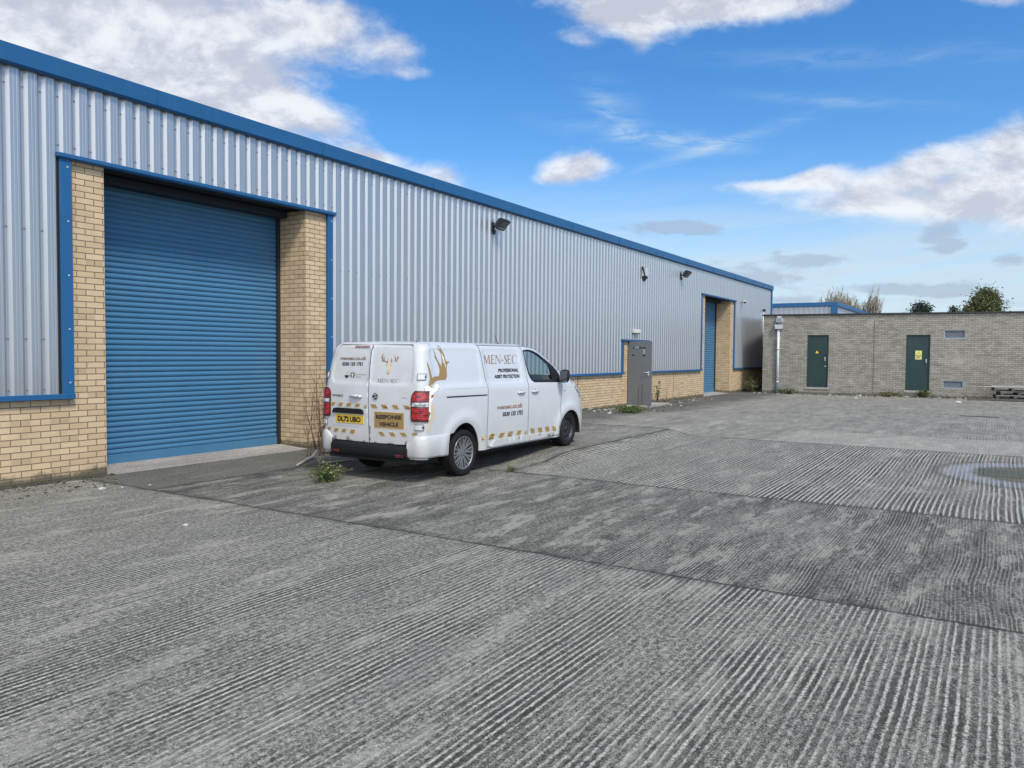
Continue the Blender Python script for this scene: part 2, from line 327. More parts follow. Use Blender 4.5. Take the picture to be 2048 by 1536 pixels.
def lin(a,b,n): return [a+(b-a)*i/n for i in range(n+1)]
xs=[-900,-300,-80,-20]+lin(-4,5.38,24)+lin(5.38,8.93,15)[1:]+lin(8.93,15.02,26)[1:]+lin(15.02,17.6,4)[1:]+lin(17.6,40,36)[1:]+[60,100,250,900]
ys=[-900,-300,-100,-50]+lin(-25,4.8,24)+lin(4.8,5.6,6)[1:]+lin(5.6,5.8,2)[1:]+lin(5.8,8.2,6)[1:]+lin(8.2,9.66,3)[1:]+[12,20,60,250,900]
g=MB(); V_=[(x,y,gz(x,y)) for y in ys for x in xs]; nx=len(xs); FS=[]; 
g.v=V_
for j in range(len(ys)-1):
    for i in range(nx-1):
        cx,cy=(xs[i]+xs[i+1])/2,(ys[j]+ys[j+1])/2
        if cx<5.38: k=0
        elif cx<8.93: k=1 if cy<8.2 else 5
        elif cy>5.6: k=4 if cx<15.02 else 3
        else: k=2 if cx<15.02 else (6 if cx<17.6 and cy<3.2 else 3)
        g.f.append([j*nx+i,j*nx+i+1,(j+1)*nx+i+1,(j+1)*nx+i]); g.mi.append(k); g.sm.append(True)
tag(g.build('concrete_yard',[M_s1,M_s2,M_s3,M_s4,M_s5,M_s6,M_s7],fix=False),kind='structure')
# ------------------------------------------------------------------ building materials
M_brick=brick_mat('buff_brick',(.48,.35,.21,1),(.58,.44,.275,1),(.20,.152,.10,1),zoff=-.022,off=.055,dirt=(.05,.05,.038,1))
def clad_mat(name,base):
    m,n=material(name); P=n.pos(); x,y,z=n.sep(P)
    st=n.noise(n.xyz(n.mul(x,9.),n.mul(z,.6),0.),1.,4.,.6)
    c=n.mix(st,tuple(b*.93 for b in base),tuple(b*1.05 for b in base))
    c=n.mix(n.sst(n.noise(n.xyz(n.mul(x,5.),n.mul(z,.9),5.),1.,5.,.7),.58,.8,0.,.22),c,(.34,.34,.33,1))
    c=n.mix(n.sst(z,1.5,1.05,0.,.18),c,(.36,.34,.31,1))
    finish(n,c,n.add(.33,n.mul(n.noise(P,1.5,3.),.10)),.72,n.noise(P,1.1,2.),.10,.05,spec=.5); return m
M_clad=clad_mat('silver_cladding',(.43,.443,.455))
def paint_mat(name,col,rough=.42,fade=.12,dirt=.25):
    m,n=material(name); P=n.pos(); x,y,z=n.sep(P)
    c=n.mix(n.noise(P,1.7,4.,.6),tuple(a*(1-fade) for a in col),tuple(min(1,a*(1+fade)) for a in col))
    c=n.mix(n.sst(n.noise(n.xyz(n.mul(x,6.),n.mul(y,6.),n.mul(z,1.1)),1.,5.,.65),.52,.78,0.,dirt),c,(.20,.20,.19,1))
    finish(n,c,n.add(rough-.05,n.mul(n.noise(P,5.,3.),.12)),0.,None,spec=.4); return m
M_blue=paint_mat('blue_trim_paint',(.013,.092,.225),.42,.10,.10)
M_shut=paint_mat('blue_shutter_paint',(.052,.158,.272),.45,.12,.12)
M_dark=plain('dark_void',(.010,.010,.012),.9)
M_black=plain('black_metal',(.022,.023,.026),.5,.2)
M_zinc=plain('zinc_bolt',(.55,.56,.58),.4,.6)
M_concrete_sill=concrete('threshold_concrete',.06,.15,.1,.17,.30,.46,.8,(),seed=9.,warm=(1,.94,.85),fleck=.4)
M_greydoor=paint_mat('grey_door_paint',(.132,.142,.147),.45,.12,.22)
# ------------------------------------------------------------------ warehouse
WH=thing('warehouse','long low warehouse of silver ribbed cladding over a buff brick plinth with blue trim','warehouse',(0,0,0))
DX=(0.,23.85)
YW=9.64
def brick(x0,x1,z0,z1,y0=YW,y1=YW+.30):
    br=MB(); br.box(x0,x1,y0,y1,z0,z1); br.build('brick_plinth' if z1<1.5 else 'brick_pier',M_brick,WH,fix=False)
brick(-6,5.27,-.2,1.04); 
for d in DX:
    brick(5.27+d,5.70+d,-.2,3.905,YW,YW+.70); brick(9.09+d,9.54+d,-.2,3.905,YW,YW+.70)
brick(9.54,21.80,-.2,1.04); brick(21.80,22.19,-.2,2.0); brick(23.45,23.80,-.2,2.0); brick(23.80,29.12,-.2,1.04); brick(33.39,39.6,-.2,1.04)
for (x0,x1,z0,z1) in ((-6,5.11,1.04,4.95),(5.12,9.64,3.96,4.95),(9.65,21.62,1.04,4.95),(21.63,23.84,2.06,4.95),(23.85,28.96,1.04,4.95),(28.97,33.49,3.96,4.95),(33.5,39.5,1.04,4.95)):
    bk=MB(); bk.box(x0,x1,YW+.02,YW+.2,z0,z1); bk.build('inner_wall',M_dark,WH,fix=False)
PITCH=.1975; PH=5.117-PITCH*60
PR=[(0,0),(.028,0),(.062,-.034),(.088,-.034),(.092,-.0325),(.098,-.0325),(.102,-.034),(.126,-.034),(.130,-.0325),(.136,-.0325),(.140,-.034),(.163,-.034)]
def clad_strip(mb,xa,xb,z0,z1,yp=9.628,ph=PH,pitch=PITCH,axis='x'):
    pts=[]; k=int((xa-ph)/pitch)-1
    while ph+k*pitch<xb+pitch:
        for (u,y) in PR: pts.append((ph+k*pitch+u,y))
        k+=1
    def yat(X):
        for (a,b) in zip(pts,pts[1:]):
            if a[0]<=X<=b[0]: return a[1]+(b[1]-a[1])*((X-a[0])/max(1e-9,b[0]-a[0]))
        return 0
    P=[(xa,yat(xa))]+[q for q in pts if xa<q[0]<xb]+[(xb,yat(xb))]
    vs=[];fs=[]
    for (X,y) in P: vs+= [(X,yp+y,z0),(X,yp+y,z1)] if axis=='x' else [(yp+y,X,z0),(yp+y,X,z1)]
    for i in range(len(P)-1): fs.append((2*i,2*i+2,2*i+3,2*i+1))
    mb.add(vs,fs)
cl=MB()
REG=[(-6,5.11,1.06,4.87),(5.11,9.65,3.955,4.87),(9.65,21.62,1.06,4.87),(21.62,23.84,2.06,4.87),(23.84,28.96,1.06,4.87),(28.96,33.50,3.955,4.87),(33.50,39.56,1.06,4.87)]
for r in REG: clad_strip(cl,*r)
k=0
rnd=random.Random(4)
for i in range(200):
    X=PH+i*PITCH+.015
    if X<4.1 or X>30: continue
    for z in (4.62,4.05,3.0,1.72,1.12):
        ok=any(a<X<b and c<z<d for a,b,c,d in REG)
        if ok and rnd.random()<.93 and (z!=4.05 or 5.1<X<9.7): cl.obox((X,9.624,z),(.0068,0,0),(0,.006,0),(0,0,.0068),1)
cl.build('cladding',[M_clad,plain('screw_head',(.16,.165,.17),.5,.5)],WH,fix=False)
fa=MB()
fa.add([(-6.1,9.515,4.835),(39.72,9.515,4.835),(39.72,9.505,5.035),(-6.1,9.505,5.035),(39.72,9.75,5.05),(-6.1,9.75,5.05),(39.72,9.545,4.81),(-6.1,9.545,4.81),(39.72,9.60,4.815),(-6.1,9.60,4.815),(39.72,9.60,4.9),(-6.1,9.60,4.9)],
       [(0,1,2,3),(3,2,4,5),(7,6,1,0),(9,8,6,7),(11,10,8,9),(1,6,8,10,4,2),(0,3,5,11,9,7)])
for X in lin(-5.5,39,15): fa.box(X,X+.012,9.502,9.512,4.838,5.033)
fa.build('fascia',M_blue,WH,fix=False)
for (x0,x1) in ((-6,5.27),(9.54,21.80),(23.80,29.12),(33.39,39.6)):
    s=MB(); s.bbox(x0,x1,9.555,9.638,1.035,1.065,.004); s.box(x0,x1,9.553,9.563,1.005,1.036); s.build('sill_trim',M_blue,WH)
rf=MB(); rf.add([(-6.1,9.7,5.04),(39.7,9.7,5.04),(39.7,23,6.0),(-6.1,23,6.0),(39.7,36,5.0),(-6.1,36,5.0)],[(0,1,2,3),(3,2,4,5)]); rf.build('roof',plain('grey_roof_sheet',(.22,.23,.24),.6),WH)
for q in ((39.50,39.62,9.66,36,0,4.95),(-6.1,-5.98,9.66,36,0,4.95),(-5.98,39.5,35.9,36,0,4.95)):
    ew=MB(); ew.box(*q); ew.build('end_wall' if q[0]!=-5.98 else 'back_wall',M_clad,WH,fix=False)
ew=MB(); ew.add([(39.6,9.7,4.95),(39.6,23,5.95),(39.6,36,4.95)],[(0,1,2)]); ew.build('gable',M_clad,WH,fix=False)
ct=MB(); ct.bbox(39.54,39.68,9.54,9.70,1.0,4.83,.004); ct.build('corner_trim',M_blue,WH)
M_mast=plain('mastic',(.03,.028,.026),.8)
for X in (18.85,26.20,36.36):
    mj=MB(); mj.box(X,X+.022,YW-.003,YW+.01,0,1.03); mj.build('movement_joint',M_mast,WH)
M_hous=plain('housing_paint',(.006,.014,.028),.7)
def door_set(d):
    # blue flashings round the opening
    for nm,(x0,x1) in (('jamb_trim',(5.125,5.272)),('jamb_trim',(9.535,9.648))):
        t=MB(); t.bbox(x0+d,x1+d,9.585,9.642,1.055,3.90,.003)
        if x0<6: t.box(x0+d-.013,x0+d,9.60,9.64,1.06,3.9,2)
        for z in (1.2,1.85,2.5,3.15,3.8): t.obox(((x0+x1)/2+d+.02,9.583,z),(.010,0,0),(0,.006,0),(0,0,.010),1)
        t.build(nm,[M_blue,M_zinc,M_dark],WH)
    t=MB(); t.bbox(5.09+d,9.69+d,9.545,9.635,3.905,3.952,.004); t.box(5.10+d,9.68+d,9.56,9.66,3.895,3.908); t.build('lintel_trim',M_blue,WH)
    t=MB(); t.box(5.70+d,9.09+d,9.66,10.6,3.93,3.96); t.build('soffit',M_dark,WH)
    t=MB(); t.box(5.70+d,9.09+d,10.42,10.5,0,3.93); t.build('door_backing',M_dark,WH)
    t=MB(); t.bbox(5.72+d,9.07+d,10.05,10.29,3.80,3.925,.02); t.build('roller_housing',M_hous,WH)
    # roller shutter: curved laths
    s=MB(); x0,x1=5.72+d,9.05+d; z=.16; pit=.0755; pr=[]
    while z<3.94:
        for (a,b) in ((0,.0),(.006,-.004),(.012,-.013),(.030,-.020),(.050,-.017),(.064,-.009),(.069,.0),(.0750,.0)): pr.append((10.30+b,z+a))
        z+=pit
    vs=[];fs=[]
    for (y,zz) in pr: vs+=[(x0,y,zz),(x1,y,zz)]
    for i in range(len(pr)-1): fs.append((2*i,2*i+1,2*i+3,2*i+2))
    s.add(vs,fs); sh=s.build('roller_shutter',M_shut,WH,fix=False)
    b=MB(); b.bbox(x0,x1,10.27,10.32,.035,.165,.006); b.build('bottom_rail',M_shut,sh)
    for xx in (5.70,9.03):
        q=MB(); q.bbox(xx+d,xx+.06+d,10.24,10.34,.03,3.93,.004); q.build('guide_rail',M_black,WH)
    q=MB(); q.add([(5.70+d,9.60,.004),(9.09+d,9.60,.004),(9.09+d,10.36,.045),(5.70+d,10.36,.045),(5.70+d,9.60,-.1),(9.09+d,9.60,-.1)],[(0,1,2,3),(4,5,1,0)]); q.build('threshold',M_concrete_sill,WH,fix=False)
for d in DX: door_set(d)
# grey steel door standing open at right angles to the wall
t=MB(); t.bbox(21.58,23.86,9.545,9.635,2.005,2.05,.004); t.build('lintel_trim',M_blue,WH)
for (a,b) in ((21.63,21.80),(23.72,23.85)):
    t=MB(); t.bbox(a,b,9.585,9.638,1.06,2.0,.003); t.build('jamb_trim',M_blue,WH)
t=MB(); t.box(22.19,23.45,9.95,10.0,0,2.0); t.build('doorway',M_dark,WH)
t=MB(); t.bbox(22.17,22.215,8.845,9.62,.045,1.995,.003); ld=t.build('steel_door',M_greydoor,WH)
t=MB(); t.tube([(22.17,8.94,1.06),(22.11,8.94,1.06),(22.11,9.09,1.06)],.011,8); t.bbox(22.155,22.172,8.915,8.965,.96,1.10,.004); t.build('handle',M_zinc,ld)
M_torn=plain('torn_paper',(.35,.35,.34),.8)
for (y0,y1,z0,z1,mi) in ((9.42,9.46,1.78,1.83,0),(9.27,9.38,1.81,1.835,1),(9.15,9.26,1.79,1.83,0),(9.05,9.12,1.77,1.83,0),(9.07,9.11,1.62,1.77,1),(9.05,9.13,1.55,1.60,0),(9.41,9.48,1.56,1.60,0)):
    t=MB(); t.box(22.1675,22.1695,y0,y1,z0,z1); t.build('torn_sticker',M_torn if mi else M_black,ld)
M_run=plain('rust_run',(.045,.040,.034),.8)
for (y0,z0,z1,w_) in ((9.25,.05,.62,.016),(9.13,.05,.70,.02)):
    t=MB(); t.box(22.1678,22.1694,y0,y0+w_,z0,z1); t.build('run_mark',M_run,ld)
st=MB(); st.bbox(22.1,24.0,8.95,9.63,-.05,.055,.01); tag(st.build('door_step',M_concrete_sill),'low concrete step in front of the open grey steel door','step')
# ------------------------------------------------------------------ grey brick substation
M_gbrick=brick_mat('grey_brick',(.235,.219,.186,1),(.315,.297,.255,1),(.135,.127,.11,1),zoff=.0,off=.02,msz=.007,odd=.16,dirt=(.085,.083,.065,1),kind='grey',local=True)
M_green=paint_mat('green_door_paint',(.010,.034,.033),.45,.12,.08)
M_gfr=plain('green_frame_paint',(.009,.030,.029),.5)
GB=thing('substation','flat roofed grey brick outbuilding with two dark green doors','outbuilding',(34.2,8.585,0),math.atan2(-.99377,.11143))
L_=17.; Hh=3.30
def gwall():
    mb=MB(); holes=[(1.79,2.62,.30,2.48),(5.50,6.35,.26,2.48),(6.82,7.53,2.33,2.66),(6.82,7.50,.38,.68)]
    X=sorted({0,L_}|{h[0] for h in holes}|{h[1] for h in holes}); Z=sorted({-.2,Hh}|{h[2] for h in holes}|{h[3] for h in holes})
    for i in range(len(X)-1):
        for j in range(len(Z)-1):
            cx,cz=(X[i]+X[i+1])/2,(Z[j]+Z[j+1])/2
            if any(h[0]<cx<h[1] and h[2]<cz<h[3] for h in holes): continue
            mb.add([(X[i],0,Z[j]),(X[i+1],0,Z[j]),(X[i+1],0,Z[j+1]),(X[i],0,Z[j+1])],[(0,1,2,3)])
    for h in holes:
        a,b,c,d=h
        mb.add([(a,0,c),(b,0,c),(b,0,d),(a,0,d),(a,.11,c),(b,.11,c),(b,.11,d),(a,.11,d)],[(0,1,5,4),(1,2,6,5),(2,3,7,6),(3,0,4,7)])
    mb.add([(0,0,-.2),(0,0,Hh),(0,6,Hh),(0,6,-.2)],[(0,1,2,3)]); mb.add([(L_,0,-.2),(L_,0,Hh),(L_,6,Hh),(L_,6,-.2)],[(3,2,1,0)]); mb.add([(0,6,-.2),(L_,6,-.2),(L_,6,Hh),(0,6,Hh)],[(3,2,1,0)])
    return mb
gwall().build('brick_wall',M_gbrick,GB,fix=False)
t=MB(); t.bbox(-.05,L_+.05,-.06,6.05,Hh+.002,Hh+.065,.006); t.build('roof',M_black,GB)
def gdoor(x0,x1,z0,z1):
    fr=MB(); y0,y1=.035,.09
    fr.bbox(x0,x0+.05,y0,y1,z0,z1,.004); fr.bbox(x1-.05,x1,y0,y1,z0,z1,.004); fr.bbox(x0+.05,x1-.05,y0,y1,z1-.05,z1,.004)
    dr=MB(); dr.bbox(x0+.05,x1-.05,.055,.095,z0+.01,z1-.05,.004)
    for (a,b,c,d) in ((x0+.13,x0+.15,z0+.12,z1-.15),(x1-.15,x1-.13,z0+.12,z1-.15),(x0+.15,x1-.15,z1-.17,z1-.15),(x0+.15,x1-.15,z0+.12,z0+.14)): dr.box(a,b,.051,.056,c,d)
    D_=dr.build('green_door',M_green,GB); fr.build('door_frame',M_gfr,D_)
    h=MB(); h.bbox(x1-.15,x1-.115,.03,.056,z0+1.10,z0+1.26,.004); h.tube([(x1-.13,.03,z0+1.2),(x1-.13,.005,z0+1.2),(x1-.13,.005,z0+1.12)],.008,6); h.build('handle',M_zinc,D_)
    if x0<3:
        k=MB(); k.bbox(x1-.14,x1-.09,.035,.056,z0+.86,z0+.90,.003); k.build('lock',M_zinc,D_)
    s=MB(); s.bbox(x0-.03,x1+.03,-.03,.12,z0-.09,z0-.002,.008); s.build('door_sill',M_concrete_sill,GB)
    return D_
d1=gdoor(1.79,2.62,.30,2.48); d2=gdoor(5.50,6.35,.26,2.48)
M_yel=plain('sign_yellow',(.72,.55,.06),.5); M_signpale=plain('sign_pale_yellow',(.62,.60,.22),.5)
t=MB(); t.add([(2.11,.048,1.72),(2.24,.048,1.72),(2.175,.048,1.835),(2.11,.053,1.72),(2.24,.053,1.72),(2.175,.053,1.835)],[(0,1,2),(5,4,3),(0,3,4,1),(1,4,5,2),(2,5,3,0)])
def bolt(mb,x,y,z,s,mi):
    mb.add([(x-.1*s,y,z+.1*s),(x+.25*s,y,z+1.*s),(x+.3*s,y,z+.95*s),(x+.1*s,y,z+.25*s),(x+.3*s,y,z+.3*s),(x-.05*s,y,z-.5*s),(x+.02*s,y,z+.1*s)],[(0,6,4,3,2,1),(0,5,6)],mi)
bolt(t,2.155,.0465,1.755,.04,1)
t.build('warning_sign',[M_yel,M_black],d1,fix=False)
t=MB(); sx0,sx1,sz0,sz1=5.83,6.06,1.50,1.85; cx=(sx0+sx1)/2
t.bbox(sx0,sx1,.046,.054,sz0,sz1,.002)
def trif(mb,cx,y,zb,w_,h_,mi): mb.add([(cx-w_/2,y,zb),(cx+w_/2,y,zb),(cx,y,zb+h_)],[(0,1,2)],mi)
trif(t,cx,.0445,1.645,.205,.175,1); trif(t,cx,.0430,1.660,.165,.14,2); bolt(t,cx-.012,.0415,1.69,.055,1)
for zz in (1.615,1.59,1.565,1.54): t.box(sx0+.03,sx0+.03+.17*rnd.uniform(.6,1),.0435,.0450,zz,zz+.010,1)
t.build('warning_sign',[M_signpale,M_black,M_yel],d2,fix=False)
M_vent=plain('vent_louvre',(.30,.335,.385),.5,.3)
for (a,b,c,d_) in ((6.82,7.53,2.33,2.66),(6.82,7.50,.38,.68)):
    t=MB(); t.bbox(a-.01,b+.01,.02,.06,d_-.03,d_+.005,.003); t.bbox(a-.01,b+.01,.0,.06,c-.005,c+.035,.003); t.bbox(a-.005,a+.025,.02,.06,c+.03,d_-.03,.003); t.bbox(b-.025,b+.005,.02,.06,c+.03,d_-.03,.003)
    V=t.build('air_vent',M_vent,GB)
    t=MB(); z=c+.035
    while z<d_-.05: t.obox(((a+b)/2,.06,z+.012),((b-a)/2-.026,0,0),(0,.016,-.010),(0,.0014,.0022)); z+=.026
    t.box(a,b,.085,.09,c,d_,0); t.build('louvre',M_vent,V)
t=MB(); t.box(4.31,4.335,-.003,.02,.25,3.05); t.build('movement_joint',plain('dark_mastic',(.07,.068,.062),.85),GB)
M_pvc=plain('grey_plastic_pipe',(.50,.53,.55),.45,var=.06); M_pvcd=plain('grey_outlet',(.23,.25,.27),.5)
t=MB(); t.tube([(.63,-.09,.03),(.63,-.09,2.72)],.055,14)
for z in (.45,1.85): t.tube([(.63,-.09,z),(.63,-.09,z+.07)],.062,14)
for z in (.72,2.35): t.bbox(.55,.71,-.05,.0,z,z+.03,.003)
dp=t.build('downpipe',M_pvc,GB)
t=MB(); t.add([(.50,-.19,2.74),(.78,-.19,2.74),(.78,0,2.74),(.50,0,2.74),(.48,-.21,2.92),(.80,-.21,2.92),(.80,0,2.92),(.48,0,2.92)],[(0,3,2,1),(4,5,6,7),(0,1,5,4),(1,2,6,5),(2,3,7,6),(3,0,4,7)]); t.build('hopper',M_pvc,dp,fix=False)
t=MB(); t.bbox(.56,.76,-.15,-.001,3.0,3.28,.01); t.tube([(.66,-.08,2.9),(.66,-.08,3.02)],.035,10); t.bbox(.53,.565,-.14,-.001,3.03,3.2,.012,1); t.bbox(.755,.79,-.14,-.001,3.05,3.2,.012,1); t.bbox(.585,.735,-.158,-.15,3.2,3.27,.003,1); t.build('outlet_box',[M_pvcd,M_pvc],dp)
# ------------------------------------------------------------------ warehouse behind
FB=thing('far_warehouse','distant low silver clad warehouse with blue eaves behind the grey outbuilding','warehouse',(0,0,0))
t=MB(); clad_strip(t,9.2,30,0,5.0,yp=55.,ph=9.2-.3,pitch=.33,axis='y'); clad_strip(t,55,95,0,5.0,yp=9.2,ph=55,pitch=.33); t.build('cladding',M_clad,FB,fix=False)
t=MB(); t.bbox(54.85,54.95,9.0,30,4.9,5.17,.01); t.build('fascia',M_blue,FB)
t=MB(); t.bbox(54.95,95,9.0,9.1,4.9,5.17,.01); t.build('fascia',M_blue,FB)
t=MB(); t.bbox(54.86,55.02,9.02,9.45,0,4.9,.01); t.build('corner_trim',M_blue,FB)
t=MB(); t.box(55.1,95,9.3,30,4.95,5.1); t.build('roof',plain('far_roof_sheet',(.25,.26,.27),.6),FB)

def _interp(x,xs,ys):
    if x<=xs[0]: return ys[0]
    for i in range(1,len(xs)):
        if x<=xs[i]:
            t=(x-xs[i-1])/(xs[i]-xs[i-1]); return ys[i-1]+(ys[i]-ys[i-1])*t
    return ys[-1]
def _smooth(xs,ys):
    # monotone-ish cubic (Catmull-Rom tangents)
    n=len(xs); m=[]
    for i in range(n):
        if i==0: m.append((ys[1]-ys[0])/(xs[1]-xs[0]))
        elif i==n-1: m.append((ys[-1]-ys[-2])/(xs[-1]-xs[-2]))
        else:
            a=(ys[i]-ys[i-1])/(xs[i]-xs[i-1]); b=(ys[i+1]-ys[i])/(xs[i+1]-xs[i])
            m.append(0 if a*b<0 else 2*a*b/(a+b) if (a+b)!=0 else 0)
    def f(x):
        if x<=xs[0]: return ys[0]
        if x>=xs[-1]: return ys[-1]
        for i in range(1,n):
            if x<=xs[i]:
                h=xs[i]-xs[i-1]; t=(x-xs[i-1])/h
                return ((2*t**3-3*t*t+1)*ys[i-1]+(t**3-2*t*t+t)*h*m[i-1]+(-2*t**3+3*t*t)*ys[i]+(t**3-t*t)*h*m[i])
    return f
Z_TOP=1.735; Z_RND=1.625; RR=Z_TOP-Z_RND
def ins(z):
    if z<=Z_RND: return 0.
    d=min(z-Z_RND,RR*.9999); return RR-math.sqrt(RR*RR-d*d)
_w=_smooth([0,.3,.8,1.0,1.16,1.2,1.4,1.6,1.75],[.82,.843,.85,.845,.838,.825,.80,.765,.74])
_xr=_smooth([0,.35,.9,1.1,1.4,1.6,1.75],[-.935,-.945,-.945,-.935,-.895,-.86,-.825])
_xf=_smooth([.15,.3,.54,.7,.8,.908,1.0,1.05,1.106,1.15,1.2,1.257,1.35,1.48,1.58,1.66,1.70,1.75],[3.68,3.75,3.79,3.78,3.76,3.70,3.59,3.50,3.40,3.29,3.165,3.016,2.825,2.577,2.39,2.21,2.07,1.84])
RC=.13
def w(z): return _w(z)-ins(z)
def xr(z): return _xr(z)+ins(z)
def xf(z): return _xf(z)-ins(z)
def nexp(z): return _interp(z,[.9,1.15],[3.2,5.0])
def arch_bulge(x,z):
    b=0.
    for cx in (-.07,2.88):
        d=math.hypot(x-cx,z-.30)
        if z>.25: b=max(b,.024*math.exp(-((d-.455)/.075)**2)*(1. if d>.3 else 0))
    return b
def sstep(t): t=max(0.,min(1.,t)); return t*t*(3-2*t)
def sdrr(x,z,x0,x1,z0,z1,r,lean=0.):
    x-=lean*(z-(z0+z1)/2)
    dx=max(abs(x-(x0+x1)/2)-(x1-x0)/2+r,0); dz=max(abs(z-(z0+z1)/2)-(z1-z0)/2+r,0)
    return math.hypot(dx,dz)-r
SREC=[(-.68,.345,1.205,1.655,.07,-.08),(.50,1.40,1.20,1.655,.06,-.12)]
def srecess(x,z):
    for (x0,x1,z0,z1,r,l) in SREC:
        d=sdrr(x,z,x0,x1,z0,z1,r,l)
        if d<.012: return .010*sstep((.012-d)/.022)
    return 0.
def Yside(x,z,rec=True):
    ww=w(z); a=xr(z); b=xf(z)
    if x<a+RC:
        t=min(a+RC-x,RC*.9999); return ww-RC+math.sqrt(RC*RC-t*t)
    xs=b-1.0; y=ww
    if x>xs:
        n=nexp(z); t=min((x-xs)/(b-xs),.9999); y=ww*(1-t**n)**(1/n)
    y+=arch_bulge(x,z)*sstep((x+.82)/.2)*(1 if x<3.3 else 0)
    # belt line crease
    y+=.011*sstep((1.197-z)/.022)*sstep((z-.45)/.7)*sstep((x+.80)/.12)*sstep((2.75-x)/.3)
    if rec: y-=srecess(x,z)
    return y
RREC=[(.04,.665,1.21,1.655,.06),(-.655,.012,1.21,1.655,.06)]
def Xrear(y,z,rec=True):
    x=xr(z)+.02*(y/.72)**2
    if rec:
        for (y0,y1,z0,z1,r) in RREC:
            d=sdrr(y,z,y0,y1,z0,z1,r)
            if d<.012: x+=.009*sstep((.012-d)/.022)
    yc=w(z)-RC
    if abs(y)>yc:
        t=min(abs(y)-yc,RC*.999); x+=RC-math.sqrt(RC*RC-t*t)
    return x
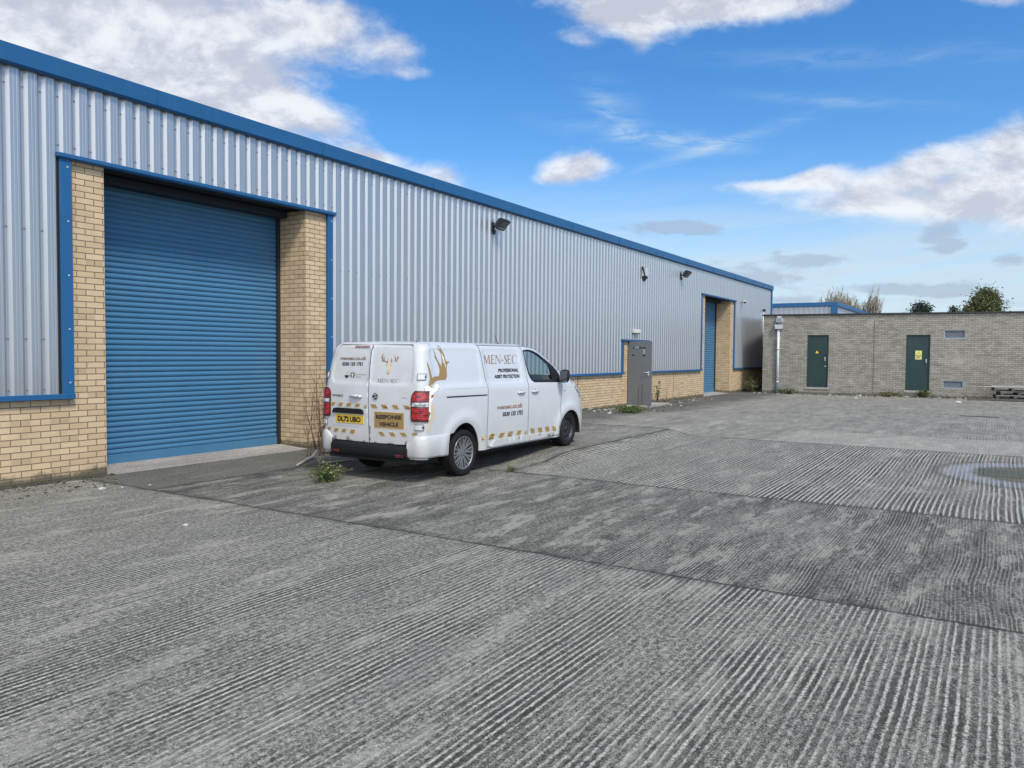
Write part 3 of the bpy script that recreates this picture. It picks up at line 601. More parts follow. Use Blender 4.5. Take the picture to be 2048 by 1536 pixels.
T={'chev_rear':[[[0.648,0.949],[0.584,0.952],[0.608,0.907],[0.664,0.904]],[[0.513,0.949],[0.444,0.951],[0.468,0.906],[0.532,0.905]],[[0.372,0.948],[0.295,0.95],[0.318,0.904],[0.385,0.903]],[[0.218,0.947],[0.14,0.949],[0.159,0.906],[0.236,0.904]],[[0.055,0.946],[0.027,0.902],[0.079,0.902]],[[-0.035,0.95],[-0.117,0.95],[-0.151,0.905],[-0.064,0.905]],[[-0.202,0.952],[-0.281,0.952],[-0.319,0.908],[-0.236,0.907]],[[-0.377,0.954],[-0.456,0.954],[-0.492,0.909],[-0.411,0.909]],[[-0.551,0.955],[-0.629,0.955],[-0.666,0.912],[-0.586,0.91]]],
'chev_low':[[[0.72,0.619],[0.664,0.621],[0.681,0.584],[0.736,0.585]],[[0.595,0.613],[0.525,0.615],[0.541,0.573],[0.611,0.57]],[[0.453,0.614],[0.381,0.615],[0.397,0.57],[0.466,0.57]],[[0.306,0.611],[0.226,0.612],[0.244,0.565],[0.321,0.564]],[[-0.161,0.613],[-0.232,0.615],[-0.27,0.567],[-0.199,0.567]],[[-0.33,0.618],[-0.402,0.619],[-0.44,0.572],[-0.369,0.57]],[[-0.501,0.622],[-0.576,0.624],[-0.615,0.577],[-0.541,0.577]],[[-0.682,0.626],[-0.751,0.628],[-0.776,0.598],[-0.707,0.596]]],
'chev_side':[[[0.311,0.496],[0.4,0.5],[0.361,0.433],[0.317,0.434]],[[0.549,0.5],[0.664,0.497],[0.619,0.427],[0.491,0.432]],[[0.797,0.497],[0.913,0.493],[0.865,0.423],[0.745,0.43]],[[1.023,0.496],[1.134,0.494],[1.095,0.423],[0.977,0.427]],[[1.261,0.492],[1.37,0.492],[1.322,0.421],[1.212,0.428]],[[1.487,0.487],[1.515,0.417],[1.437,0.42]],[[1.607,0.492],[1.721,0.491],[1.75,0.416],[1.639,0.419]],[[1.835,0.488],[1.946,0.489],[1.98,0.412],[1.864,0.419]],[[2.063,0.482],[2.173,0.48],[2.198,0.405],[2.091,0.407]],[[2.276,0.476],[2.374,0.479],[2.386,0.406],[2.295,0.41]],[[2.47,0.473],[2.513,0.472],[2.523,0.412],[2.492,0.411]]],
'antler_side':[[[-0.778,1.494],[-0.749,1.442],[-0.733,1.39],[-0.708,1.29],[-0.667,1.306],[-0.554,1.314],[-0.531,1.38],[-0.533,1.42],[-0.561,1.493],[-0.596,1.541],[-0.619,1.572],[-0.577,1.537],[-0.595,1.606],[-0.617,1.658],[-0.587,1.61],[-0.554,1.525],[-0.489,1.428],[-0.462,1.501],[-0.459,1.557],[-0.468,1.606],[-0.494,1.639],[-0.536,1.669],[-0.488,1.651],[-0.464,1.635],[-0.468,1.671],[-0.502,1.705],[-0.465,1.688],[-0.452,1.655],[-0.429,1.631],[-0.399,1.582],[-0.385,1.525],[-0.378,1.496],[-0.298,1.488],[-0.358,1.467],[-0.389,1.394],[-0.392,1.308],[-0.419,1.265],[-0.507,1.264],[-0.615,1.256],[-0.677,1.234],[-0.715,1.207],[-0.742,1.172],[-0.799,1.206],[-0.774,1.233],[-0.753,1.287],[-0.754,1.335],[-0.767,1.414]]],
'face_side':[[[-0.854,1.184],[-0.805,1.202],[-0.749,1.173],[-0.734,1.152],[-0.73,1.12],[-0.719,1.08],[-0.733,1.041],[-0.767,0.995],[-0.781,0.948],[-0.777,0.885],[-0.785,0.822],[-0.822,0.776],[-0.855,0.774],[-0.853,0.881],[-0.855,1.133]]],
'ear_side':[[[-0.74,1.149],[-0.7,1.191],[-0.649,1.213],[-0.601,1.22],[-0.608,1.18],[-0.643,1.141],[-0.691,1.119],[-0.737,1.105]]],
'eye_side':[[[-0.771,1.074],[-0.744,1.093],[-0.721,1.084],[-0.733,1.057],[-0.765,1.049]]],
'nose_side':[[[-0.853,0.877],[-0.796,0.882],[-0.787,0.861],[-0.804,0.839],[-0.817,0.808],[-0.854,0.81]]],
'neck_side':[[[-0.768,0.955],[-0.728,0.993],[-0.71,0.952],[-0.7,0.856],[-0.72,0.777],[-0.758,0.732],[-0.789,0.679],[-0.82,0.638],[-0.847,0.644],[-0.846,0.77],[-0.816,0.772],[-0.778,0.813]]],
'stag_antl':[[[-0.22,1.484],[-0.184,1.49],[-0.164,1.482],[-0.149,1.522],[-0.138,1.535],[-0.15,1.569],[-0.166,1.601],[-0.163,1.555],[-0.182,1.502],[-0.199,1.574],[-0.195,1.502],[-0.236,1.489],[-0.245,1.531],[-0.252,1.483],[-0.247,1.457]],[[-0.309,1.487],[-0.347,1.492],[-0.38,1.496],[-0.392,1.485],[-0.402,1.514],[-0.417,1.541],[-0.399,1.561],[-0.375,1.604],[-0.398,1.561],[-0.387,1.504],[-0.346,1.576],[-0.36,1.514],[-0.367,1.499],[-0.322,1.49],[-0.301,1.533],[-0.299,1.49],[-0.298,1.46]]],
'stag_face':[[[-0.224,1.459],[-0.289,1.453],[-0.325,1.467],[-0.307,1.434],[-0.304,1.404],[-0.318,1.377],[-0.303,1.35],[-0.281,1.318],[-0.256,1.346],[-0.239,1.376],[-0.257,1.406],[-0.24,1.436],[-0.209,1.469]]],
'stag_nose':[[[-0.266,1.383],[-0.29,1.383],[-0.281,1.369]]],
'window':[[[1.499,1.647],[1.525,1.657],[1.662,1.662],[1.767,1.655],[1.866,1.635],[1.972,1.606],[2.062,1.571],[2.187,1.517],[2.307,1.468],[2.422,1.413],[2.536,1.332],[2.453,1.152],[1.727,1.176],[1.684,1.2],[1.646,1.23],[1.591,1.3],[1.527,1.433],[1.505,1.553]]],
'glass':[[[1.521,1.643],[1.648,1.647],[1.751,1.639],[1.842,1.621],[1.942,1.587],[2.029,1.55],[2.137,1.499],[2.244,1.445],[2.249,1.379],[2.29,1.233],[2.285,1.185],[1.752,1.198],[1.701,1.223],[1.668,1.252],[1.615,1.311],[1.556,1.438],[1.526,1.57]]],
'mirror':[[[2.335,1.353],[2.583,1.349],[2.623,1.312],[2.575,1.196],[2.446,1.151],[2.305,1.178],[2.291,1.239]]],
'mould1':[[[0.534,0.329],[0.596,0.386],[0.657,0.412],[0.869,0.413],[1.527,0.404],[1.553,0.377],[1.544,0.325],[0.874,0.327],[0.556,0.321]]],
'mould2':[[[1.563,0.401],[1.92,0.398],[2.303,0.39],[2.331,0.343],[1.924,0.326],[1.568,0.323]]],
'railslot':[[[-0.459,1.061],[0.437,1.052],[0.436,1.038],[-0.459,1.05]]],
'plate':[[[0.565,0.8],[0.083,0.801],[0.092,0.697],[0.568,0.695]]],
'hood':[[[0.634,0.83],[0.609,0.877],[0.549,0.884],[0.133,0.881],[0.088,0.864],[0.081,0.816],[0.234,0.818],[0.631,0.818]]],
'sign':[[[-0.093,0.859],[-0.56,0.87],[-0.566,0.664],[-0.099,0.654]]],
'txt_resp':[[[-0.125,0.773],[-0.529,0.784],[-0.529,0.833],[-0.125,0.824]]],
'txt_veh':[[[-0.175,0.686],[-0.48,0.695],[-0.48,0.74],[-0.175,0.734]]],
'txt_plate':[[[0.53,0.718],[0.137,0.719],[0.137,0.773],[0.53,0.784]]],
'txt_url':[[[0.569,1.5],[0.106,1.503],[0.113,1.549],[0.578,1.545]]],
'txt_tel':[[[0.521,1.427],[0.151,1.431],[0.158,1.474],[0.528,1.471]]],
'txt_ms':[[[-0.11,1.221],[-0.46,1.227],[-0.454,1.276],[-0.107,1.272]]],
'txt_viv':[[[0.646,1.025],[0.446,1.026],[0.448,1.056],[0.648,1.053]]],
'badge':[[[-0.057,1.047],[-0.108,1.005],[-0.152,1.05],[-0.102,1.095]]],
'handle':[[[0.329,1.043],[0.253,1.032],[0.113,1.027],[0.143,1.063],[0.219,1.084],[0.264,1.066]]],
'log1':[[[0.456,1.304],[0.413,1.266],[0.377,1.306],[0.424,1.344]]],
'log2':[[[0.356,1.306],[0.312,1.268],[0.279,1.308],[0.324,1.346]]],
'envtxt':[[[0.263,1.308],[0.056,1.313],[0.267,1.332]],[[0.259,1.278],[0.157,1.28],[0.262,1.298]]],
'brake':[[[0.317,1.658],[0.077,1.659],[0.097,1.688],[0.336,1.686]]],
'lightR':[[[-0.681,1.078],[-0.707,1.115],[-0.755,1.132],[-0.815,1.139]]],
'lightR2':[[[-0.681,0.792],[-0.697,0.768],[-0.841,0.763],[-0.83,1.028]]],
'smallbadge':[[[-0.518,1.037],[-0.615,1.04],[-0.614,1.06],[-0.517,1.056]]],
'txt_sms':[[[0.459,1.457],[1.306,1.454],[1.342,1.582],[0.48,1.575]]],
'txt_prof':[[[0.804,1.342],[1.339,1.34],[1.348,1.388],[0.812,1.388]]],
'txt_asset':[[[0.696,1.258],[1.355,1.253],[1.363,1.301],[0.703,1.304]]],
'txt_surl':[[[0.697,0.83],[1.376,0.824],[1.377,0.892],[0.698,0.884]]],
'txt_stel':[[[0.841,0.726],[1.387,0.719],[1.385,0.782],[0.839,0.781]]],
'handles':[[[1.228,1.044],[1.436,1.037],[1.321,1.083],[1.318,1.015]],[[1.621,1.039],[1.834,1.034],[1.732,1.077],[1.73,1.011]]],
'hinge':[[[0.133,1.338],[0.121,1.25]]],
'reflector':[[[-0.468,0.334],[-0.593,0.346],[-0.58,0.381],[-0.477,0.371]]],
'dot':[[[2.679,1.02]]],
'headl':[[[3.371,1.222],[3.501,1.18],[3.656,1.116],[3.188,1.065],[3.234,0.973],[3.095,1.049],[2.968,1.13],[2.908,1.203]]]}
# ------------------------------------------------------------------ van
def van_paint():
    m,n=material('white_van_paint'); P=n.obj(); x,y,z=n.sep(P)
    c=n.mix(n.noise(P,1.3,3.),(.50,.515,.53,1),(.54,.555,.57,1))
    d=n.sst(n.add(z,n.mul(n.sub(n.noise(P,4.,6.,.65),.5),.5)),.95,.26,0.,.42)
    c=n.mix(d,c,(.37,.35,.31,1))
    c=n.mix(n.sst(n.noise(n.xyz(n.mul(x,9.),n.mul(y,9.),n.mul(z,2.)),1.,5.,.65),.52,.8,0.,.20),c,(.42,.41,.38,1))
    rear=n.sst(x,-.62,-.78)
    c=n.mix(n.mul(rear,n.sst(n.noise(P,3.,6.,.7),.38,.72,.0,.36)),c,(.40,.39,.36,1))
    finish(n,c,n.add(.26,n.mul(n.noise(P,8.,4.),.16)),0.,None,spec=.5,coat=.75); return m
M_van=van_paint()
M_seam=plain('panel_gap',(.03,.031,.034),.8)
M_vblk=plain('black_plastic',(.009,.0095,.011),.62,bump=.08,spec=.25)
M_under=plain('underbody',(.012,.012,.013),.9)
M_tyre=plain('tyre_rubber',(.012,.012,.0125),.88,spec=.2)
M_alloy=plain('alloy_rim',(.25,.255,.265),.38,.6)
M_steel=plain('black_steel_rim',(.020,.021,.024),.5,.2)
M_gold=plain('gold_vinyl',(.285,.185,.068),.45,var=.05)
M_golde=plain('pale_gold_vinyl',(.62,.53,.36),.5,var=.05)
M_navy=plain('dark_vinyl',(.022,.024,.04),.5)
M_brown=plain('bronze_vinyl',(.265,.165,.105),.45)
M_grbr=plain('grey_bronze_vinyl',(.20,.15,.11),.45)
M_cream=plain('cream_vinyl',(.80,.78,.68),.5,var=.06,scale=20)
M_tan=plain('tan_vinyl',(.53,.46,.34),.5,var=.14,scale=25)
M_dkgrn=plain('dark_green_vinyl',(.02,.10,.055),.5)
M_plate=plain('yellow_plate',(.60,.40,.03),.35,var=.03)
M_cab=plain('cab_trim',(.020,.021,.024),.8)
def glass_mat(name,tint,refl=.9):
    m=bpy.data.materials.new(name); m.use_nodes=True; m.node_tree.nodes.clear(); n=NT(m.node_tree)
    tr=n.n('ShaderNodeBsdfTransparent'); tr.inputs[0].default_value=(*tint,1)
    gl=n.n('ShaderNodeBsdfGlossy'); gl.inputs['Roughness'].default_value=.02; gl.inputs[0].default_value=(refl,refl,refl,1)
    lw=n.n('ShaderNodeLayerWeight'); fz=n.add(.045,n.mul(n.m('POWER',lw.outputs['Facing'],4.),.7))
    mx=n.n('ShaderNodeMixShader'); n.put(mx.inputs[0],fz); n.L.new(tr.outputs[0],mx.inputs[1]); n.L.new(gl.outputs[0],mx.inputs[2])
    o=n.n('ShaderNodeOutputMaterial'); n.L.new(mx.outputs[0],o.inputs[0]); return m
M_glass=glass_mat('window_glass',(.74,.84,.86))
def lens_mat(name,c,em=0):
    m,n=material(name); P=n.obj()
    x,y,z=n.sep(P); v=n.noise(n.xyz(n.mul(x,1.),n.mul(y,.8),n.mul(z,1.6)),16.,2.,.5)
    cc=n.mix(n.sst(v,.38,.62),tuple(a*.45 for a in c),tuple(min(1,a*1.5) for a in c))
    finish(n,cc,.10,0.,n.m('SINE',n.mul(z,260.)),.12,.002,spec=.6,coat=.6); return m
M_red=lens_mat('red_lens',(.27,.008,.014)); M_dred=lens_mat('dark_red_lens',(.09,.006,.012)); M_clear=lens_mat('clear_lens',(.40,.40,.41))
VAN=thing('panel_van','white panel van with gold stag graphics and red tail lights parked beside the warehouse','van',(8.30,6.69,0))
def inpoly(p,poly):
    x,y=p; c=False; j=len(poly)-1
    for i in range(len(poly)):
        xi,yi=poly[i]; xj,yj=poly[j]
        if (yi>y)!=(yj>y) and x<(xj-xi)*(y-yi)/(yj-yi)+xi: c=not c
        j=i
    return c
def dens(poly,res,closed=True):
    out=[]; n=len(poly)
    for i in range(n if closed else n-1):
        a=poly[i]; b=poly[(i+1)%n]; L=math.hypot(b[0]-a[0],b[1]-a[1]); k=max(1,int(L/res+.5))
        for t in range(k): out.append((a[0]+(b[0]-a[0])*t/k,a[1]+(b[1]-a[1])*t/k))
    if not closed: out.append(poly[-1])
    return out
def rrloop(x0,x1,z0,z1,r,lean,off):
    pts=[]; r=r+off
    for (cx,cz,a0) in ((x1+off-r,z1+off-r,0),(x0-off+r,z1+off-r,90),(x0-off+r,z0-off+r,180),(x1+off-r,z0-off+r,270)):
        for a in range(0,91,15):
            t=math.radians(a0+a); px,pz=cx+r*cos(t),cz+r*sin(t); pts.append((px+lean*(pz-(z0+z1)/2),pz))
    return dens(pts,.05)
def cdt(outer,holes,res,extra=()):
    o=dens(outer,res); hs=[dens(h,res) for h in holes]
    V=[]; E=[]
    for L in [o]+hs:
        k=len(V); V+=L; E+=[(k+i,k+(i+1)%len(L)) for i in range(len(L))]
    x0=min(p[0] for p in o); x1=max(p[0] for p in o); z0=min(p[1] for p in o); z1=max(p[1] for p in o)
    def near(p): 
        return any((p[0]-q[0])**2+(p[1]-q[1])**2<(res*.45)**2 for q in V[:nb])
    nb=len(V); ins_=lambda p: inpoly(p,o) and not any(inpoly(p,h) for h in hs)
    for e in extra:
        for p in e:
            if ins_(p) and not any((p[0]-q[0])**2+(p[1]-q[1])**2<.00008 for q in V[:nb]): V.append(p)
    ne=len(V)
    i=0; z=z0+res*.5
    while z<z1:
        x=x0+res*(.5 if i%2 else .25)
        while x<x1:
            p=(x,z)
            if ins_(p) and not near(p) and not any((p[0]-q[0])**2+(p[1]-q[1])**2<(res*.35)**2 for q in V[nb:ne]): V.append(p)
            x+=res
        z+=res; i+=1
    r=delaunay_2d_cdt([Vector(p) for p in V],E,[],0,1e-6)
    vo=[(v.x,v.y) for v in r[0]]; T=[]
    for f in r[2]:
        c=(sum(vo[i][0] for i in f)/len(f),sum(vo[i][1] for i in f)/len(f))
        if ins_(c): T.append(tuple(f))
    return vo,T,[o]+hs
def mapS(sgn,off=0.,rec=True):
    def f(p):
        x,z=p; x=min(max(x,xr(z)+.0005),xf(z)-.001); y=Yside(x,z,rec)
        if off:
            e=.004; nx_=-(Yside(min(x+e,xf(z)-.0005),z,False)-Yside(max(x-e,xr(z)+.0002),z,False))/(2*e); nx_=max(-2,min(2,nx_)); L=math.hypot(1,nx_)
            return (x+off*nx_/L,sgn*(y+off/L),z)
        return (x,sgn*y,z)
    return f
def mapR(off=0.,rec=True):
    return lambda p:(Xrear(p[0],p[1],rec)-off,p[0],p[1])
def panel(mb,outer,mapf,inward,holes=(),res=.05,thick=.012,mi=0,extra=(),smooth=True):
    V,T,loops=cdt(outer,holes,res,extra)
    P=[Vector(mapf(p)) for p in V]; iw=Vector(inward); fs=[]
    for t in T:
        a,b,c=P[t[0]],P[t[1]],P[t[2]]
        nn=(b-a).cross(c-a)
        fs.append(t if nn.dot(iw)<0 else t[::-1])
    mb.add(P,fs,mi,smooth)
    if thick:
        for L in loops:
            A=[Vector(mapf(p)) for p in L]; B=[p+iw*thick for p in A]; n=len(A)
            mb.add(A+B,[(i,(i+1)%n,n+(i+1)%n,n+i) for i in range(n)],mi,False)
RLOOPS=[rrloop(*r,o) for r in SREC for o in (-.011,.0,.013)]
RRLOOPS=[rrloop(*r,0.,o) for r in RREC for o in (-.011,.0,.013)]
def xL(z): return xr(z)+RC
def xB(z): b=xf(z); return b-1.0+.93
def arc(cx,cz,rx,rz,a0,a1,n=18): return [(cx+rx*cos(math.radians(a0+(a1-a0)*i/n)),cz+rz*sin(math.radians(a0+(a1-a0)*i/n))) for i in range(n+1)]
ZT=1.7345
ZL=[ZT,1.73,1.72,1.705,1.69,1.67,1.65,1.63,1.6,1.5,1.4,1.3,1.2,1.1,1.0,.9,.8,.7,.62]
ra_l=arc(-.07,.30,.345,.40,134.5,180); 
quarter=[(xL(.588),.588)]+[(-.312,.588)]+arc(-.07,.30,.345,.40,134.,0)+[(.452,.30),(.452,.34),(.472,1.12),(.420,1.44),(.391,1.702),(.391,ZT)]+[(xL(z),z) for z in ZL]
strip=[(.391,1.709),(1.485,1.709),(1.485,ZT),(.391,ZT)]
slide=[(.460,.337),(1.539,.337),(1.541,.74),(1.548,1.19),(1.500,1.55),(1.478,1.703),(.400,1.703),(.429,1.44),(.481,1.12)]
rocker=[(.458,.297),(2.498,.297),(2.498,.331),(.458,.331)]
dtop=[(1.49,1.702),(1.62,1.704),(1.78,1.690),(1.9,1.668),(2.0,1.637),(2.12,1.588),(2.25,1.530),(2.36,1.480),(2.47,1.422),(2.60,1.335),(2.672,1.24)]
door=[(1.547,.337),(2.500,.337),(2.518,.48),(2.533,.82),(2.60,1.13)]+dtop[::-1]+[(1.508,1.55),(1.556,1.19),(1.549,.74)]
win=[tuple(p) for p in T['window'][0]]
win=[(1.522,1.640),(1.545,1.652)]+[p for p in win if p[0]>1.6 and p[1]>1.4]+[(2.54,1.33),(2.585,1.265),(2.57,1.19),(2.50,1.155),(1.727,1.174),(1.684,1.2),(1.646,1.235),(1.595,1.305),(1.545,1.44)]
fender=[(2.507,.297),(2.507,.337),(2.525,.48),(2.540,.82),(2.608,1.13),(2.680,1.24)]+[(x+.006,z+.006) for x,z in dtop[::-1][1:-1]]+[(1.492,1.709),(1.492,ZT)]+[(xB(z),z) for z in [ZT,1.73,1.72,1.705,1.69,1.67,1.63,1.58,1.5,1.42,1.34,1.27,1.2,1.14,1.1,1.05,1.0,.9,.8,.7,.6,.5,.4,.297]]+arc(2.88,.305,.385,.395,0,180)
fender=[p for i,p in enumerate(fender)]
body=MB()
for sg in (-1,1):
    iw=(0,-sg,0)
    panel(body,quarter,mapS(sg),iw,extra=RLOOPS)
    panel(body,strip,mapS(sg),iw,thick=0)
    panel(body,rocker,mapS(sg,-.012),iw)
    panel(body,fender,mapS(sg),iw)
# rear corners
zz=[.30,.45,.6,.75,.9,1.05,1.2,1.35,1.5,1.6,1.63,1.66,1.69,1.71,1.725,ZT]
for sg in (-1,1):
    vs=[];fs=[];n=9
    for z in zz:
        yc=w(z)-RC
        for k in range(n):
            a=pi/2*k/(n-1); y=yc+RC*sin(a); vs.append((xr(z)+.02*(min(y,yc)/.72)**2*(1-k/(n-1))+RC*(1-cos(a)),sg*y,z))
    for i in range(len(zz)-1):
        for k in range(n-1):
            f=(i*n+k,i*n+k+1,(i+1)*n+k+1,(i+1)*n+k); fs.append(f if sg<0 else f[::-1])
    body.add(vs,fs,0,True)
# rear top edge above the doors, and below them
for (z0,z1) in ((1.7005,ZT),(.30,.462)):
    vs=[];fs=[];zl=lin(z0,z1,4)
    for z in zl:
        yc=w(z)-RC
        for k in range(13):
            y=-yc+2*yc*k/12; vs.append((Xrear(y,z,False)-(.0 if z0>1 else -.01),y,z))
    for i in range(4):
        for k in range(12): fs.append((i*13+k,(i+1)*13+k,(i+1)*13+k+1,i*13+k+1))
    body.add(vs,fs,0,True)
# roof
vs=[];fs=[];xx=[]
a0=xr(ZT); b0=xf(ZT); N=40
for i in range(N+1):
    t=i/N; x=a0+(b0-a0)*(.5-.5*cos(pi*t)); ye=Yside(min(max(x,a0+.0005),b0-.0005),ZT,False)
    for k in range(15):
        s=-1+2*k/14; e=min(1,(x-a0)/.25,(b0-x)/.35); vs.append((x,ye*s,ZT+.016*(1-s*s)*max(0,e)))
for i in range(N):
    for k in range(14): fs.append((i*15+k,(i+1)*15+k,(i+1)*15+k+1,i*15+k+1))
body.add(vs,fs,0,True)
# roof ribs (pressed lines)
def nose(mb,z0,z1,nz,mi=0,off=0.,sh=1.):
    vs=[];fs=[];n=25
    for j in range(nz+1):
        z=z0+(z1-z0)*j/nz; xs_=xf(z)-1.0; nn=nexp(z); W_=w(z); yb=W_*(1-.93**nn)**(1/nn)*sh
        for k in range(n):
            y=-yb+2*yb*k/(n-1); vs.append((xs_+(1-min(1,abs(y)/W_)**nn)**(1/nn)+off,y,z))
    for j in range(nz):
        for k in range(n-1): fs.append((j*n+k,j*n+k+1,(j+1)*n+k+1,(j+1)*n+k))
    mb.add(vs,fs,mi,True)
nose(body,.297,1.255,22); nose(body,1.665,ZT,6)
B=body.build('body',M_van,VAN,fix=False)
# cab lining and load floor that close the shell
sh=MB(); sh.box(1.44,1.46,-.74,.74,.3,1.6); sh.box(-.6,2.5,-.60,.60,.20,.34)
sh.box(.32,2.45,-.80,.80,.27,.31); sh.box(2.45,3.4,-.55,.55,.2,.9); sh.box(-.90,-.45,-.72,.72,.24,.34); sh.box(3.3,3.62,-.5,.5,.22,.34)
for cx,rx in ((-.07,.345),(2.88,.385)):
    for sg in (-1,1):
        vs=[];n=20
        for k in range(n+1):
            a=pi*k/n
            for y in (.83,.52): vs.append((cx+rx*.995*cos(a),sg*y,.30+.398*sin(a)))
        sh.add(vs,[(2*k,2*k+1,2*k+3,2*k+2) for k in range(n)])
        sh.add([(cx-rx,sg*.54,.25),(cx+rx,sg*.54,.25),(cx+rx,sg*.54,.70),(cx-rx,sg*.54,.70)],[(0,1,2,3)])
sh.build('underbody',M_under,VAN,fix=False)
def seamstrip(mb,pts,mapf,inward,hw=.03,depth=.013):
    pts=dens(pts,.04,False); iw=Vector(inward); L=[]
    for i,p in enumerate(pts):
        a=pts[max(0,i-1)]; b=pts[min(len(pts)-1,i+1)]; dx_,dz_=b[0]-a[0],b[1]-a[1]; l=math.hypot(dx_,dz_) or 1; nx_,nz_=-dz_/l*hw,dx_/l*hw
        L+= [Vector(mapf((p[0]+nx_,min(p[1]+nz_,1.72))))+iw*depth,Vector(mapf((p[0]-nx_,min(p[1]-nz_,1.72))))+iw*depth]
    mb.add(L,[(2*i,2*i+1,2*i+3,2*i+2) for i in range(len(pts)-1)])
sm_=MB()
for sg in (-1,1):
    m_=mapS(sg,0,False); iw=(0,-sg,0)
    seamstrip(sm_,[(.455,.30),(.456,.337),(.4765,1.12),(.4245,1.44),(.3955,1.7)],m_,iw)
    seamstrip(sm_,[(.395,1.706),(1.485,1.706)],m_,iw,.02); seamstrip(sm_,[(1.543,.30),(1.545,.74),(1.552,1.19),(1.504,1.55),(1.483,1.70)],m_,iw,.02)
    seamstrip(sm_,[(2.503,.30),(2.5215,.48),(2.5365,.82),(2.604,1.13),(2.676,1.24)],m_,iw)
    seamstrip(sm_,[(x+.003,z+.003) for x,z in dtop],m_,iw,.014); seamstrip(sm_,[(.46,.334),(2.5,.334)],m_,iw,.02)
    seamstrip(sm_,[(-.80,.584),(-.33,.584)],m_,iw,.02)
iw=(1,0,0); mr=mapR(0,False)
seamstrip(sm_,[(-.012,.44),(.033,1.69)],mr,iw,.03); 
for sg in (-1,1): seamstrip(sm_,[(sg*.69,.46),(sg*.70,1.1),(sg*.655,1.45),(sg*.60,1.70)],mr,iw,.035)
seamstrip(sm_,[(-.62,1.699),(.62,1.699)],mr,iw,.012)
M_shl=plain('shut_line_shadow',(.10,.10,.105),.8)
def shut(pts,m_,iw,h): mb=MB(); seamstrip(mb,pts,m_,iw,h,0.); mb.build('shut_line',M_shl,B,fix=False)
for sg in (-1,1):
    m_=mapS(sg,.0012,False); iw=(0,-sg,0)
    for pts,h in (([(.456,.337),(.4765,1.12),(.4245,1.44),(.3955,1.7)],.0055),([(.395,1.706),(1.48,1.706)],.004),([(1.545,.337),(1.546,.74),(1.552,1.19),(1.504,1.55),(1.485,1.69)],.005),([(2.505,.337),(2.5215,.48),(2.5365,.82),(2.604,1.13)],.005),([(.46,.334),(2.5,.334)],.004),([(-.80,.584),(-.33,.584)],.004)): shut(pts,m_,iw,h)
mr2=mapR(.0055,False)
shut([(-.012,.475),(.033,1.70)],mr2,(1,0,0),.0055)
sm_.build('panel_gap',M_seam,B,fix=False)
# ---- decals
def decal(name,polys,mapf,inward,mat,parent,res=.03):
    for pl in polys:
        mb=MB(); panel(mb,[tuple(p) for p in pl],mapf,inward,res=res,thick=0); mb.build(name,mat,parent,fix=False)
def textmesh(body_,quads,mapf,inward,mat,parent,name='lettering',bold=0.,shear=0.,space=1.,wspace=1.):
    for txt,(bl,br_,tr_,tl) in zip(body_,quads):
        mb=MB()
        cu=bpy.data.curves.new('t','FONT'); cu.body=txt; cu.size=1; cu.offset=bold; cu.shear=shear; cu.space_character=space; cu.space_word=wspace; cu.dimensions='2D'; cu.fill_mode='FRONT'; cu.resolution_u=3
        ob=bpy.data.objects.new('t',cu); COL.objects.link(ob); bpy.context.view_layer.update()
        me=ob.evaluated_get(bpy.context.evaluated_depsgraph_get()).to_mesh()
        xs_=[v.co.x for v in me.vertices]; ys_=[v.co.y for v in me.vertices]; x0,x1=min(xs_),max(xs_)
        base=0.; top=max(ys_)
        if 'mensec' in txt or 'Env' in txt: top=max(ys_)
        P=[]
        for v in me.vertices:
            u=(v.co.x-x0)/(x1-x0); t=(v.co.y-base)/(top-base)
            a=[bl[i]+(br_[i]-bl[i])*u for i in (0,1)]; b=[tl[i]+(tr_[i]-tl[i])*u for i in (0,1)]
            P.append(Vector(mapf((a[0]+(b[0]-a[0])*t,a[1]+(b[1]-a[1])*t))))
        iw=Vector(inward); fs=[]
        for f in me.polygons:
            vi=list(f.vertices); nn=(P[vi[1]]-P[vi[0]]).cross(P[vi[2]]-P[vi[0]]); fs.append(vi if nn.dot(iw)<0 else vi[::-1])
        mb.add(P,fs); ob.evaluated_get(bpy.context.evaluated_depsgraph_get()).to_mesh_clear()
        COL.objects.unlink(ob); bpy.data.objects.remove(ob); bpy.data.curves.remove(cu)
        mb.build(name,mat,parent,fix=False)
